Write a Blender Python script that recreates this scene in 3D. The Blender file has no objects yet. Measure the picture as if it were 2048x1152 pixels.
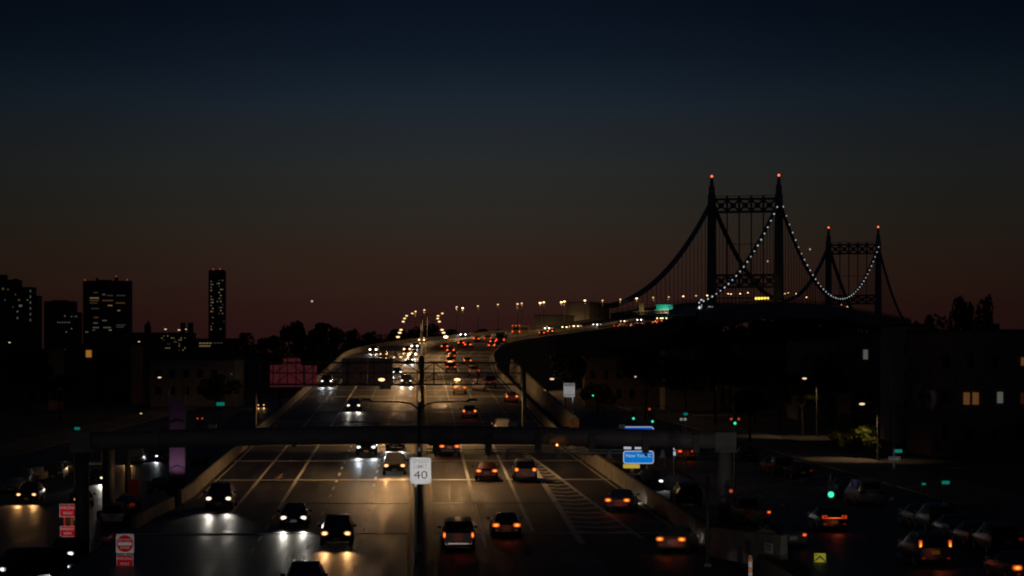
import bpy, math, random
from mathutils import Vector, Matrix
random.seed(7)
SC = bpy.context.scene
COL = SC.collection
R = math.radians
F, CX, HY = 5000.0, 1024.0, 700.0          # focal length and horizon of the photograph, in its own pixels

# ------------------------------------------------------------------ camera
cam_d = bpy.data.cameras.new('camera')
cam_d.sensor_width = 36.0
cam_d.lens = 36.0 * F / 2048.0
cam_d.shift_y = (HY - 576.0) / 2048.0
cam_d.clip_start = 1.0
cam_d.clip_end = 20000.0
cam = bpy.data.objects.new('camera', cam_d)
COL.objects.link(cam)
cam.rotation_euler = (R(90), 0, 0)
SC.camera = cam

# ------------------------------------------------------------------ world: sky long after sunset
wd = bpy.data.worlds.new('World')
SC.world = wd
wd.use_nodes = True
nt = wd.node_tree
nt.nodes.clear()
def wn(t, **k):
    n = nt.nodes.new(t)
    for a, b in k.items(): setattr(n, a, b)
    return n
def wm(op, a, b=None):
    n = wn('ShaderNodeMath', operation=op)
    for i, v in enumerate((a, b)):
        if v is None: continue
        if isinstance(v, (int, float)): n.inputs[i].default_value = v
        else: nt.links.new(v, n.inputs[i])
    return n.outputs[0]
def lin(c):
    c = c / 255.0
    return c / 12.92 if c <= 0.04045 else ((c + 0.055) / 1.055) ** 2.4
tc = wn('ShaderNodeTexCoord')
sp = wn('ShaderNodeSeparateXYZ')
nt.links.new(tc.outputs['Generated'], sp.inputs[0])
elev = wm('ARCSINE', sp.outputs['Z'])
fac = wm('POWER', wm('MAXIMUM', wm('DIVIDE', wm('ADD', elev, 0.004), 1.575), 0.0), 0.5)
ramp = wn('ShaderNodeValToRGB')
SKY = [(760, 34, 17, 18), (660, 42, 21, 20), (610, 45, 25, 21), (560, 46, 30, 24), (510, 46, 33, 26), (460, 43, 36, 30), (400, 40, 38, 34),
       (330, 37, 39, 39), (260, 32, 37, 42), (200, 25, 35, 45), (110, 15, 25, 37), (40, 10, 19, 31), (-60, 7, 14, 27), (-400, 9, 15, 26), (-7850, 11, 15, 24)]
els = ramp.color_ramp.elements
while len(els) > 1: els.remove(els[-1])
for i, (y, r, g, b) in enumerate(SKY):
    e = max(0.0, ((HY - y) / F + 0.004) / 1.575) ** 0.5
    el = els[0] if i == 0 else els.new(min(1.0, e))
    el.position = min(1.0, e)
    el.color = (lin(r), lin(g), lin(b), 1)
nt.links.new(fac, ramp.inputs[0])
az = wm('ARCTAN2', sp.outputs['X'], sp.outputs['Y'])
gz = wm('DIVIDE', wm('ADD', az, 0.018), 0.15)
gau = wm('EXPONENT', wm('MULTIPLY', wm('MULTIPLY', gz, gz), -1.0))
gain = wm('ADD', wm('MULTIPLY', gau, 0.55), 0.48)
bg = wn('ShaderNodeBackground')
nt.links.new(ramp.outputs[0], bg.inputs[0])
nt.links.new(gain, bg.inputs[1])
wo = wn('ShaderNodeOutputWorld')
nt.links.new(bg.outputs[0], wo.inputs[0])
# the sun is down: no sun lamp; everything else is lit by the lamps of the street and the vehicles

SC.view_settings.view_transform = 'Standard'
SC.view_settings.look = 'None'
SC.view_settings.exposure = 0.0
SC.view_settings.gamma = 1.0
SC.view_settings.use_curve_mapping = False
SC.render.engine = 'CYCLES'
cy = SC.cycles
cy.use_denoising = True
cy.sample_clamp_indirect = 1.0
cy.max_bounces = 4
cy.diffuse_bounces = 2
cy.glossy_bounces = 2
cy.transmission_bounces = 2
cy.caustics_reflective = False
cy.caustics_refractive = False
cy.pixel_filter_type = 'BLACKMAN_HARRIS'
cy.filter_width = 2.0

# ------------------------------------------------------------------ materials
MATS = {}
def mat(name, col=(.2, .2, .2), rough=.6, metal=0., noise=0., nscale=3., bump=0., emit=None, estr=0., spec=.5, coords='Object'):
    if name in MATS: return MATS[name]
    m = bpy.data.materials.new(name)
    m.use_nodes = True
    t = m.node_tree
    b = t.nodes['Principled BSDF']
    b.inputs['Base Color'].default_value = (*col, 1)
    b.inputs['Roughness'].default_value = rough
    b.inputs['Metallic'].default_value = metal
    b.inputs['Specular IOR Level'].default_value = spec
    if emit:
        b.inputs['Emission Color'].default_value = (*emit, 1)
        b.inputs['Emission Strength'].default_value = estr
        m.cycles.emission_sampling = 'NONE'
    if noise or bump:
        c = t.nodes.new('ShaderNodeTexCoord')
        n = t.nodes.new('ShaderNodeTexNoise')
        n.inputs['Scale'].default_value = nscale
        n.inputs['Detail'].default_value = 5
        t.links.new(c.outputs[coords], n.inputs['Vector'])
        if noise:
            r = t.nodes.new('ShaderNodeValToRGB')
            r.color_ramp.elements[0].position = .3
            r.color_ramp.elements[1].position = .72
            r.color_ramp.elements[0].color = (*[max(0, v * (1 - noise)) for v in col], 1)
            r.color_ramp.elements[1].color = (*[min(1, v * (1 + noise)) for v in col], 1)
            t.links.new(n.outputs['Fac'], r.inputs[0])
            t.links.new(r.outputs[0], b.inputs['Base Color'])
        if bump:
            k = t.nodes.new('ShaderNodeBump')
            k.inputs['Strength'].default_value = bump
            k.inputs['Distance'].default_value = .05
            t.links.new(n.outputs['Fac'], k.inputs['Height'])
            t.links.new(k.outputs[0], b.inputs['Normal'])
    MATS[name] = m
    return m

def road_mat(name, base, rough, across):
    """worn pavement: broad stains, wheel-track polish and fine transverse tining"""
    m = bpy.data.materials.new(name); m.use_nodes = True
    t = m.node_tree; b = t.nodes['Principled BSDF']
    uv = t.nodes.new('ShaderNodeUVMap')
    def noise(sx, sy, detail):
        mp = t.nodes.new('ShaderNodeMapping'); mp.inputs['Scale'].default_value = (sx, sy, 1)
        t.links.new(uv.outputs[0], mp.inputs[0])
        n = t.nodes.new('ShaderNodeTexNoise'); n.inputs['Scale'].default_value = 1; n.inputs['Detail'].default_value = detail
        t.links.new(mp.outputs[0], n.inputs['Vector']); return n.outputs['Fac']
    n1 = noise(.9, .06, 6)       # long streaks along the lanes
    n2 = noise(.12, 2.4, 3)      # transverse bands
    n3 = noise(7, 7, 3)
    def mix(a, bb, f, ty='MULTIPLY'):
        x = t.nodes.new('ShaderNodeMix'); x.data_type = 'RGBA'; x.blend_type = ty
        x.inputs[0].default_value = f
        t.links.new(a, x.inputs[6]); t.links.new(bb, x.inputs[7]); return x.outputs[2]
    def ramp(f, lo, hi, c0, c1):
        r = t.nodes.new('ShaderNodeValToRGB')
        r.color_ramp.elements[0].position = lo; r.color_ramp.elements[1].position = hi
        r.color_ramp.elements[0].color = (*c0, 1); r.color_ramp.elements[1].color = (*c1, 1)
        t.links.new(f, r.inputs[0]); return r.outputs[0]
    c = ramp(n1, .32, .68, [v * .45 for v in base], [v * 1.6 for v in base])
    c = mix(c, ramp(n2, .35, .7, (.5, .5, .5), (1.25, 1.25, 1.25)), .8)
    c = mix(c, ramp(n3, .3, .75, (.75, .75, .75), (1.2, 1.2, 1.2)), .8)
    sx_ = t.nodes.new('ShaderNodeSeparateXYZ'); t.links.new(uv.outputs[0], sx_.inputs[0])
    m1 = t.nodes.new('ShaderNodeMath'); m1.operation = 'MULTIPLY'; m1.inputs[1].default_value = 2 * math.pi / 3.12; t.links.new(sx_.outputs['X'], m1.inputs[0])
    m2 = t.nodes.new('ShaderNodeMath'); m2.operation = 'COSINE'; t.links.new(m1.outputs[0], m2.inputs[0])
    m3 = t.nodes.new('ShaderNodeMapRange'); m3.inputs[1].default_value = -1; m3.inputs[2].default_value = 1; t.links.new(m2.outputs[0], m3.inputs[0])
    c = mix(c, ramp(m3.outputs[0], .1, .75, (.55, .55, .56), (1.1, 1.1, 1.1)), .7)
    n5 = noise(.35, .035, 1)
    c = mix(c, ramp(n5, .47, .50, (.72, .72, .74), (1.08, 1.08, 1.06)), .8)
    t.links.new(c, b.inputs['Base Color'])
    rr = t.nodes.new('ShaderNodeMapRange')
    rr.inputs[1].default_value = .3; rr.inputs[2].default_value = .7
    rr.inputs[3].default_value = rough - .1; rr.inputs[4].default_value = rough + .12
    t.links.new(n1, rr.inputs[0]); t.links.new(rr.outputs[0], b.inputs['Roughness'])
    bp = t.nodes.new('ShaderNodeBump'); bp.inputs['Strength'].default_value = .45; bp.inputs['Distance'].default_value = .02
    n4 = noise(.4, across, 2)
    t.links.new(n4, bp.inputs['Height'])
    t.links.new(bp.outputs[0], b.inputs['Normal'])
    MATS[name] = m
    return m

ASPHALT = road_mat('asphalt', (.085, .083, .08), .58, 5)
CONCRETE_RD = road_mat('concrete_pavement', (.088, .086, .082), .48, 6)
STREET = road_mat('street_asphalt', (.075, .075, .075), .5, 5)
CONC = mat('concrete', (.30, .28, .25), .8, noise=.35, nscale=.8, bump=.2)
CONC_D = mat('old_concrete', (.20, .19, .17), .85, noise=.4, nscale=.6, bump=.2)
PAINT_W = mat('white_road_paint', (.80, .78, .72), .6, noise=.4, nscale=2.5)
PAINT_Y = mat('yellow_road_paint', (.55, .36, .03), .6, noise=.35, nscale=2.5)
POLE_D = mat('dark_pole_paint', (.05, .05, .05), .6)
GANTRY = mat('gantry_grey_paint', (.40, .37, .37), .5, noise=.15, nscale=1.5)
STEEL = mat('painted_steel', (.16, .165, .17), .5, .1, noise=.2, nscale=2)
GALV = mat('galvanised_steel', (.28, .28, .28), .45, .6, noise=.2, nscale=3)
BRIDGE = mat('bridge_steel', (.34, .35, .37), .7, .0, noise=.2, nscale=.2)
JOINT = mat('joint_steel', (.75, .72, .66), .4, .1, noise=.2, nscale=4)
EARTH = mat('earth', (.09, .085, .07), .95, noise=.4, nscale=.05)
SIGN_W = mat('white_sign_sheeting', (.80, .80, .80), .9, noise=.08, nscale=9, spec=.05)
SIGN_R = mat('red_sign_sheeting', (.80, .012, .022), .9, noise=.08, nscale=6, spec=.05)
SIGN_Y = mat('yellow_sign_sheeting', (.72, .66, .04), .9, noise=.08, nscale=6, spec=.05)
SIGN_K = mat('black_sign_ink', (.02, .02, .02), .6)
INK = mat('dark_sign_ink', (.06, .03, .03), .6)
SIGN_BACK = mat('sign_back_aluminium', (.70, .54, .57), .5, .2, noise=.2, nscale=1)
SIGN_BACK_R = mat('red_sign_back_painted_glow', (.5, .08, .1), .55, noise=.25, nscale=.8, emit=(1, .16, .2), estr=.035)  # red light falling on the sign backs, imitated by faint emission
RED_POST = mat('red_reflector_post', (.65, .07, .02), .9, spec=.05)
LEAF = mat('dark_leaves', (.07, .09, .045), .7, noise=.5, nscale=1.2)
LEAF_Y = mat('street_tree_leaves', (.09, .12, .02), .6, noise=.5, nscale=1.5)
BARK = mat('bark', (.06, .045, .035), .9, noise=.4, nscale=4, bump=.4)
BRICK_D = mat('dark_brick_wall', (.26, .18, .15), .9, noise=.3, nscale=1.5, bump=.2)
STUCCO = mat('grey_stucco_wall', (.38, .37, .35), .9, noise=.2, nscale=1.0)
ROOF = mat('tar_roof', (.09, .09, .09), .9, noise=.3, nscale=.8)
TOWER_W = mat('tower_facade', (.14, .145, .15), .6, noise=.2, nscale=.1)
RUBBER = mat('tyre_rubber', (.02, .02, .02), .85)
RIM = mat('alloy_rim', (.45, .45, .46), .3, .9)
GLASS = mat('vehicle_glass', (.012, .013, .015), .08, spec=.7)
CHROME = mat('chrome_trim', (.7, .7, .7), .15, 1.)
PLATE_W = mat('plate_white', (.6, .6, .6), .5)
PLATE_Y = mat('plate_yellow', (.62, .45, .05), .5)
PAINTS = {
    'black': mat('car_paint_black', (.010, .010, .011), .25, .1, spec=.6),
    'charcoal': mat('car_paint_charcoal', (.05, .052, .056), .28, .4, spec=.6),
    'grey': mat('car_paint_grey', (.13, .13, .135), .3, .5, spec=.6),
    'silver': mat('car_paint_silver', (.36, .36, .36), .3, .5, spec=.6),
    'white': mat('car_paint_white', (.62, .61, .58), .35, spec=.5),
    'tan': mat('car_paint_tan', (.34, .27, .18), .3, .4, spec=.6),
    'maroon': mat('car_paint_maroon', (.06, .008, .010), .28, .2, spec=.6),
    'navy': mat('car_paint_navy', (.012, .016, .035), .28, .2, spec=.6),
}
LAMP = {
    'head_white': mat('headlight_white', (.8, .8, .8), .2, emit=(1, .93, .80), estr=2.0),
    'head_bright': mat('headlight_bright', (.8, .8, .8), .2, emit=(1, .82, .52), estr=14.0),
    'head_warm': mat('headlight_warm', (.8, .8, .8), .2, emit=(1, .56, .24), estr=2.0),
    'head_cool': mat('headlight_cool', (.8, .8, .8), .2, emit=(.85, .95, 1), estr=2.0),
    'head_dim': mat('headlight_dim', (.8, .8, .8), .2, emit=(1, .7, .45), estr=1.2),
    'head_off': mat('headlight_unlit', (.5, .5, .5), .15),
    'tail': mat('taillight_orange_red', (.4, .02, .01), .3, emit=(1, .13, .015), estr=1.5),
    'tail_brake': mat('taillight_brake', (.4, .02, .01), .3, emit=(1, .20, .02), estr=2.2),
    'tail_amber': mat('taillight_amber', (.5, .1, .01), .3, emit=(1, .30, .03), estr=2.0),
    'tail_red': mat('taillight_deep_red', (.4, .01, .01), .3, emit=(1, .05, .02), estr=.06),
    'tail_off': mat('taillight_unlit', (.25, .01, .01), .2),
    'marker': mat('marker_lamp_orange', (.5, .2, .02), .3, emit=(1, .30, .05), estr=5),
}
def halo_lens(m, core, k, edge, ke):
    """a lamp lens with a hot bulb in the middle and a painted halo round it"""
    t = m.node_tree; b = t.nodes['Principled BSDF']
    c = t.nodes.new('ShaderNodeTexCoord'); mp = t.nodes.new('ShaderNodeMapping')
    mp.inputs['Location'].default_value = (-1, 0, -1); mp.inputs['Scale'].default_value = (2, 0, 2)
    ln = t.nodes.new('ShaderNodeVectorMath'); ln.operation = 'LENGTH'
    r = t.nodes.new('ShaderNodeValToRGB')
    r.color_ramp.elements[0].position = .30; r.color_ramp.elements[1].position = .95
    r.color_ramp.elements[0].color = (*core, 1); r.color_ramp.elements[1].color = (*edge, 1)
    q = t.nodes.new('ShaderNodeMapRange')  # emission drops towards the rim to imitate a halo
    q.inputs[1].default_value = .25; q.inputs[2].default_value = .95; q.inputs[3].default_value = k; q.inputs[4].default_value = ke
    t.links.new(c.outputs['Generated'], mp.inputs[0]); t.links.new(mp.outputs[0], ln.inputs[0])
    t.links.new(ln.outputs['Value'], r.inputs[0]); t.links.new(ln.outputs['Value'], q.inputs[0])
    t.links.new(r.outputs[0], b.inputs['Emission Color']); t.links.new(q.outputs[0], b.inputs['Emission Strength'])
halo_lens(LAMP['head_white'], (1, .93, .80), 3.2, (1, .75, .5), .25)
halo_lens(LAMP['head_bright'], (1, .85, .55), 16, (1, .6, .25), 4)
halo_lens(LAMP['head_warm'], (1, .62, .30), 3.0, (1, .35, .10), .35)
halo_lens(LAMP['head_cool'], (.88, .96, 1), 3.2, (.8, .85, .8), .25)
halo_lens(LAMP['tail'], (1, .16, .02), 1.6, (1, .05, .01), .35)
halo_lens(LAMP['tail_brake'], (1, .26, .03), 2.2, (1, .07, .01), .4)
halo_lens(LAMP['tail_amber'], (1, .36, .04), 1.8, (1, .10, .01), .35)
for nm_, (c0, k0, c1, k1) in {'head_white': ((1, .93, .80), 9, (1, .75, .5), 2), 'head_warm': ((1, .66, .34), 9, (1, .4, .14), 2), 'head_cool': ((.88, .96, 1), 9, (.9, .92, .9), 2), 'head_dim': ((1, .7, .45), 3.5, (1, .5, .3), 1), 'head_bright': ((1, .85, .55), 30, (1, .6, .25), 8),
                             'tail': ((1, .15, .02), 4, (1, .05, .01), 1.2), 'tail_brake': ((1, .28, .03), 4.5, (1, .08, .01), 1.4), 'tail_amber': ((1, .34, .04), 4, (1, .10, .01), 1.2), 'tail_red': ((1, .06, .02), 1.5, (1, .04, .01), .5)}.items():
    LAMP[nm_ + '_far'] = mat(nm_ + '_distant', (.5, .2, .1), .3, emit=c0, estr=k0)
    halo_lens(LAMP[nm_ + '_far'], c0, k0, c1, k1)
SODIUM = mat('sodium_lamp', (.8, .7, .5), .3, emit=(1, .60, .28), estr=2.2)
SODIUM_S = mat('sodium_lamp_strong', (.8, .7, .5), .3, emit=(1, .62, .28), estr=6.0)
SODIUM_F = mat('sodium_lamp_far', (.8, .7, .5), .3, emit=(1, .58, .26), estr=4.5)
LEDW = mat('white_cable_lamp', (.8, .8, .8), .3, emit=(.86, .92, 1), estr=.62)
LEDW2 = mat('white_lamp', (.8, .8, .8), .3, emit=(.9, .95, 1), estr=1.5)
BEACON = mat('red_beacon_lamp', (.5, .02, .01), .3, emit=(1, .13, .04), estr=2.6)
YELLOW_L = mat('yellow_lane_lamp', (.6, .5, .1), .3, emit=(1, .60, .06), estr=2.2)
GREEN_SIG = mat('green_signal_lens', (.02, .3, .2), .3, emit=(.04, .75, .45), estr=1.3)
RED_SIG = mat('red_signal_lens', (.3, .02, .02), .3, emit=(1, .13, .04), estr=.4)
AMBER_SIG = mat('amber_signal_lens', (.4, .2, .02), .3, emit=(1, .25, .03), estr=1.5)
GREEN_SIGN = mat('green_sign_painted_glow', (.0, .2, .15), .5, emit=(.0, .30, .24), estr=.45)  # glow stands in for reflected headlights
BLUE_LED = mat('lit_blue_panel', (.0, .1, .4), .4, emit=(.0, .17, .55), estr=.9)
BLUE_LED2 = mat('lit_deep_blue_panel', (.0, .05, .4), .4, emit=(.0, .08, .48), estr=.9)
WHITE_LED = mat('lit_white_panel', (.7, .7, .7), .4, emit=(.75, .78, .95), estr=.5)
YEL_LED = mat('lit_yellow_panel', (.6, .5, .1), .4, emit=(.85, .62, .08), estr=.5)
WIN_WARM = mat('lit_window_amber', (.3, .2, .1), .5, emit=(1, .42, .12), estr=.085)
WIN_YEL = mat('lit_window_yellow', (.3, .25, .1), .5, emit=(1, .68, .24), estr=.20)
WIN_WHITE = mat('lit_window_white', (.3, .3, .3), .5, emit=(.9, .9, .78), estr=.085)
WIN_DIM = mat('lit_window_dim', (.2, .2, .2), .5, emit=(.9, .85, .7), estr=.035)
WIN_DARK = mat('dark_window_glass', (.015, .016, .018), .15)
STARL = mat('planet_light', (.1, .1, .1), .5, emit=(1, .86, .72), estr=.6)

# ------------------------------------------------------------------ mesh helpers
class MB:
    def __init__(s): s.v = []; s.f = []; s.uv = None
    def add(s, vs, fs):
        n = len(s.v); s.v += [tuple(p) for p in vs]; s.f += [tuple(i + n for i in f) for f in fs]; return s
    def box(s, c, d, rz=0., rx=0., ry=0., taper=1.):
        x, y, z = d[0] / 2, d[1] / 2, d[2] / 2
        vs = [(-x, -y, -z), (x, -y, -z), (x, y, -z), (-x, y, -z), (-x * taper, -y * taper, z), (x * taper, -y * taper, z), (x * taper, y * taper, z), (-x * taper, y * taper, z)]
        M = Matrix.Translation(c) @ Matrix.Rotation(rz, 4, 'Z') @ Matrix.Rotation(ry, 4, 'Y') @ Matrix.Rotation(rx, 4, 'X')
        return s.add([M @ Vector(p) for p in vs], [(0, 3, 2, 1), (4, 5, 6, 7), (0, 1, 5, 4), (1, 2, 6, 5), (2, 3, 7, 6), (3, 0, 4, 7)])
    def beam(s, a, b, w, h=None, n=4):
        """bar from a to b; n=4 gives a rectangular section, more gives a tube"""
        a, b = Vector(a), Vector(b); h = h or w
        d = (b - a)
        if d.length < 1e-6: return s
        q = d.to_track_quat('Z', 'Y').to_matrix()
        vs = []
        for p in (a, b):
            for k in range(n):
                t = 2 * math.pi * (k + .5) / n
                kx, ky = math.cos(t), math.sin(t)
                if n == 4: kx, ky = math.copysign(.5, kx), math.copysign(.5, ky)
                else: kx, ky = kx / 2, ky / 2
                vs.append(p + q @ Vector((kx * w, ky * h, 0)))
        fs = [(k, (k + 1) % n, n + (k + 1) % n, n + k) for k in range(n)] + [tuple(range(n - 1, -1, -1)), tuple(range(n, 2 * n))]
        return s.add(vs, fs)
    def tube(s, pts, rad, n=8):
        pts = [Vector(p) for p in pts]
        rad = rad if isinstance(rad, (list, tuple)) else [rad] * len(pts)
        vs = []
        for i, p in enumerate(pts):
            d = (pts[min(i + 1, len(pts) - 1)] - pts[max(i - 1, 0)]).normalized()
            q = d.to_track_quat('Z', 'Y').to_matrix()
            for k in range(n):
                t = 2 * math.pi * k / n
                vs.append(p + q @ Vector((math.cos(t) * rad[i], math.sin(t) * rad[i], 0)))
        fs = []
        for i in range(len(pts) - 1):
            for k in range(n):
                a, b2 = i * n + k, i * n + (k + 1) % n
                fs.append((a, b2, b2 + n, a + n))
        fs += [tuple(range(n - 1, -1, -1)), tuple(range((len(pts) - 1) * n, len(pts) * n))]
        return s.add(vs, fs)
    def ball(s, c, r, n=10, m=6, sz=1.):
        vs = [(c[0], c[1], c[2] - r * sz)]
        for j in range(1, m):
            ph = -math.pi / 2 + math.pi * j / m
            for k in range(n):
                t = 2 * math.pi * k / n
                vs.append((c[0] + r * math.cos(ph) * math.cos(t), c[1] + r * math.cos(ph) * math.sin(t), c[2] + r * sz * math.sin(ph)))
        vs.append((c[0], c[1], c[2] + r * sz))
        fs = [(0, 1 + (k + 1) % n, 1 + k) for k in range(n)]
        for j in range(m - 2):
            for k in range(n):
                a, b2 = 1 + j * n + k, 1 + j * n + (k + 1) % n
                fs.append((a, b2, b2 + n, a + n))
        l = len(vs) - 1; o = 1 + (m - 2) * n
        fs += [(l, o + k, o + (k + 1) % n) for k in range(n)]
        return s.add(vs, fs)
    def plate(s, w, h, r=.0, t=.006, c=(0, 0, 0), seg=4, axis='y'):
        """rounded plate facing -y"""
        pts = []
        for (qx, qz, a0) in ((1, 1, 0), (-1, 1, 90), (-1, -1, 180), (1, -1, 270)):
            for k in range(seg + 1):
                a = R(a0 + 90 * k / seg)
                pts.append((qx * (w / 2 - r) + r * math.cos(a), qz * (h / 2 - r) + r * math.sin(a)))
        n = len(pts)
        vs = [(c[0] + x, c[1] - t / 2, c[2] + z) for x, z in pts] + [(c[0] + x, c[1] + t / 2, c[2] + z) for x, z in pts]
        fs = [tuple(range(n)), tuple(range(2 * n - 1, n - 1, -1))] + [(k, k + n, (k + 1) % n + n, (k + 1) % n) for k in range(n)]
        return s.add(vs, fs)
    def disc_y(s, r, t=.006, c=(0, 0, 0), n=24):
        vs = []
        for y in (-t / 2, t / 2):
            for k in range(n):
                a = 2 * math.pi * k / n
                vs.append((c[0] + r * math.cos(a), c[1] + y, c[2] + r * math.sin(a)))
        fs = [tuple(range(n)), tuple(range(2 * n - 1, n - 1, -1))] + [(k, k + n, (k + 1) % n + n, (k + 1) % n) for k in range(n)]
        return s.add(vs, fs)
    def mesh(s, name, m, smooth=False):
        me = bpy.data.meshes.new(name)
        me.from_pydata(s.v, [], s.f)
        if s.uv is not None:
            l = me.uv_layers.new(name='UVMap')
            for lp in me.loops: l.data[lp.index].uv = s.uv[lp.vertex_index]
        if smooth:
            me.polygons.foreach_set('use_smooth', [True] * len(me.polygons))
        me.materials.append(m)
        me.update()
        return me

def link(name, data, parent=None, loc=(0, 0, 0), rz=0.):
    o = bpy.data.objects.new(name, data)
    COL.objects.link(o)
    o.location = loc
    o.rotation_euler = (0, 0, rz)
    if parent is not None: o.parent = parent
    return o
def obj(name, mb, m, parent=None, loc=(0, 0, 0), rz=0., smooth=False):
    return link(name, mb.mesh(name, m, smooth), parent, loc, rz)
def tag(o, label=None, cat=None, group=None, kind=None):
    if label: o['label'] = label
    if cat: o['category'] = cat
    if group: o['group'] = group
    if kind: o['kind'] = kind
    return o
def thing(name, label, cat, loc=(0, 0, 0), rz=0., group=None):
    o = link(name, None, None, loc, rz)
    o.empty_display_size = .3
    return tag(o, label, cat, group)
def struct(name, mb, m, parent=None, smooth=False):
    o = obj(name, mb, m, parent, smooth=smooth)
    if parent is None: o['kind'] = 'structure'
    return o
TXT = {}
def text_mb(body, size, bold=0., sx=1.):
    """lettering as flat geometry, centred, standing in the xz plane facing -y"""
    cu = bpy.data.curves.new('lettering', 'FONT')
    cu.body = body; cu.size = size; cu.align_x = 'CENTER'; cu.align_y = 'CENTER'
    cu.offset = bold; cu.resolution_u = 3
    o = bpy.data.objects.new('lettering', cu); COL.objects.link(o)
    bpy.context.view_layer.update()
    me = bpy.data.meshes.new_from_object(o.evaluated_get(bpy.context.evaluated_depsgraph_get()))
    mb = MB()
    mb.add([(v.co.x * sx, 0, v.co.y) for v in me.vertices], [tuple(p.vertices) for p in me.polygons])
    bpy.data.objects.remove(o); bpy.data.meshes.remove(me); bpy.data.curves.remove(cu)
    return mb
def moved(mb, d):
    mb.v = [(x + d[0], y + d[1], z + d[2]) for x, y, z in mb.v]; return mb
def light(name, kind, parent, loc, power, col, size=.1, aim=None, cone=120, blend=.6):
    l = bpy.data.lights.new(name, kind)
    l.energy = power; l.color = col
    l.shadow_soft_size = size
    if kind == 'SPOT': l.spot_size = R(cone); l.spot_blend = blend
    o = link(name, l, parent, loc)
    if aim is not None: o.rotation_euler = Vector(aim).to_track_quat('-Z', 'Y').to_euler()
    return o
def W(px, py, d): return Vector(((px - CX) / F * d, d, (HY - py) / F * d))

# ------------------------------------------------------------------ the alignment of the parkway
def interp(s, tab):
    if s <= tab[0][0]: return tab[0][1]
    for (a, va), (b, vb) in zip(tab, tab[1:]):
        if s <= b: return va + (vb - va) * (s - a) / (b - a)
    return tab[-1][1]
ZT0 = [(0, -15.6), (520, -2.6), (600, .3), (700, 3.2), (800, 6.6), (900, 11), (1000, 15.5), (1117, 20.3), (1300, 22.3), (1500, 21.5), (1600, 21), (2000, 19)]
WL = [(100, 20), (135, 19.5), (150, 19), (162, 18.3), (185, 16.8), (560, 16.6), (800, 13.5)]
WR = [(100, 18.5), (135, 17.6), (162, 16.9), (194, 15.8), (247, 14.1), (450, 13.9), (570, 16.2), (800, 13.5)]
_P = []
def _build_path():
    x = y = 0.; h = R(-2.12); h1 = R(14.3); s = 0
    while s <= 1900:
        _P.append((x, y, h))
        if s >= 530 and h < h1: h = min(h1, h + 1 / 625.)
        x += math.sin(h); y += math.cos(h); s += 1
_build_path()
def road_z(s):
    return sum(interp(s + k * 12, ZT0) for k in (-2, -1, 0, 1, 2)) / 5
def path(s, u=0., dz=0.):
    i = max(0, min(len(_P) - 2, int(s))); f = s - i
    x, y, h = _P[i]
    x += math.sin(h) * f; y += math.cos(h) * f
    return Vector((x + u * math.cos(h), y - u * math.sin(h), road_z(s) + dz)), h
def on_road(px, py, hz=.75, lo=90, hi=1500):
    """station and offset of a point hz above the road that stands at this picture position"""
    best = None
    for s in range(lo, hi, 1):
        p, h = path(s)
        k = (px - CX) / F
        u = (k * p.y - p.x) / (math.cos(h) + k * math.sin(h))
        if abs(u) > 22: continue
        q, _ = path(s, u, hz)
        e = abs(HY - F * q.z / q.y - py)
        if best is None or e < best[0]: best = (e, s, u)
    return best[1], best[2]
def ribbon(f0, f1, s0, s1, ds, dz=0., uvs=True):
    mb = MB(); mb.uv = []
    s = s0; rows = []
    while s < s1 - 1e-6: rows.append(s); s += ds
    rows.append(s1)
    for s in rows:
        for u in (f0(s), f1(s)):
            p, h = path(s, u, dz); mb.v.append(tuple(p)); mb.uv.append((u, s))
    for i in range(len(rows) - 1):
        a = 2 * i; mb.f.append((a, a + 1, a + 3, a + 2))
    return mb
def extrude_along(prof, s0, s1, ds):
    """prof(s) -> closed list of (u, z) swept along the road"""
    mb = MB(); rows = []; s = s0
    while s < s1 - 1e-6: rows.append(s); s += ds
    rows.append(s1)
    n = len(prof(s0))
    for s in rows:
        for u, z in prof(s): mb.v.append(tuple(path(s, u, z)[0]))
    for i in range(len(rows) - 1):
        for k in range(n):
            a, b = i * n + k, i * n + (k + 1) % n
            mb.f.append((a, b, b + n, a + n))
    mb.f += [tuple(range(n - 1, -1, -1)), tuple(range((len(rows) - 1) * n, len(rows) * n))]
    return mb
GL, GR = -13.6, -11.2          # street level left and right of the parkway
def lateral(x, y): return x + .037 * y
def ground_z(x, y):
    u = lateral(x, y)
    t = max(0., min(1., (u - 17.6) / 1.0))
    return (GL - .8) + ((GR - .03) - (GL - .8)) * t if u > -23.6 else (GL - .03 if u < -24.2 else (GL - .8) + (.77) * min(1, (-23.6 - u) / .6))

# ------------------------------------------------------------------ ground
def build_ground():
    mb = MB()
    us = [-6000, -2500, -1000, -400, -120, -60, -24.2, -23.6, 0, 17.6, 18.6, 60, 120, 400, 1000, 2500, 6000]
    ys = [-50, 60, 110, 160, 260, 400, 700, 1100, 1800, 3000, 5000, 9000, 15000]
    for y in ys:
        for u in us:
            x = u - .037 * y
            mb.v.append((x, y, ground_z(x, y)))
    n = len(us)
    for j in range(len(ys) - 1):
        for i in range(n - 1):
            a = j * n + i; mb.f.append((a, a + 1, a + 1 + n, a + n))
    struct('ground', mb, EARTH)
build_ground()
def street(name, u0, u1, y0, y1, z, m, dz):
    mb = MB(); mb.uv = []
    y = y0
    while y <= y1:
        for u in (u0, u1): mb.v.append((u - .037 * y, y, z + dz)); mb.uv.append((u, y))
        y += 20
    for i in range(len(mb.v) // 2 - 1): a = 2 * i; mb.f.append((a, a + 1, a + 3, a + 2))
    return struct(name, mb, m)
street('left_service_road', -52, -22, 60, 700, GL, STREET, 0)
street('right_service_road', 20, 39, 60, 700, GR, STREET, 0)
mb = MB()
y = 60
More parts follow.
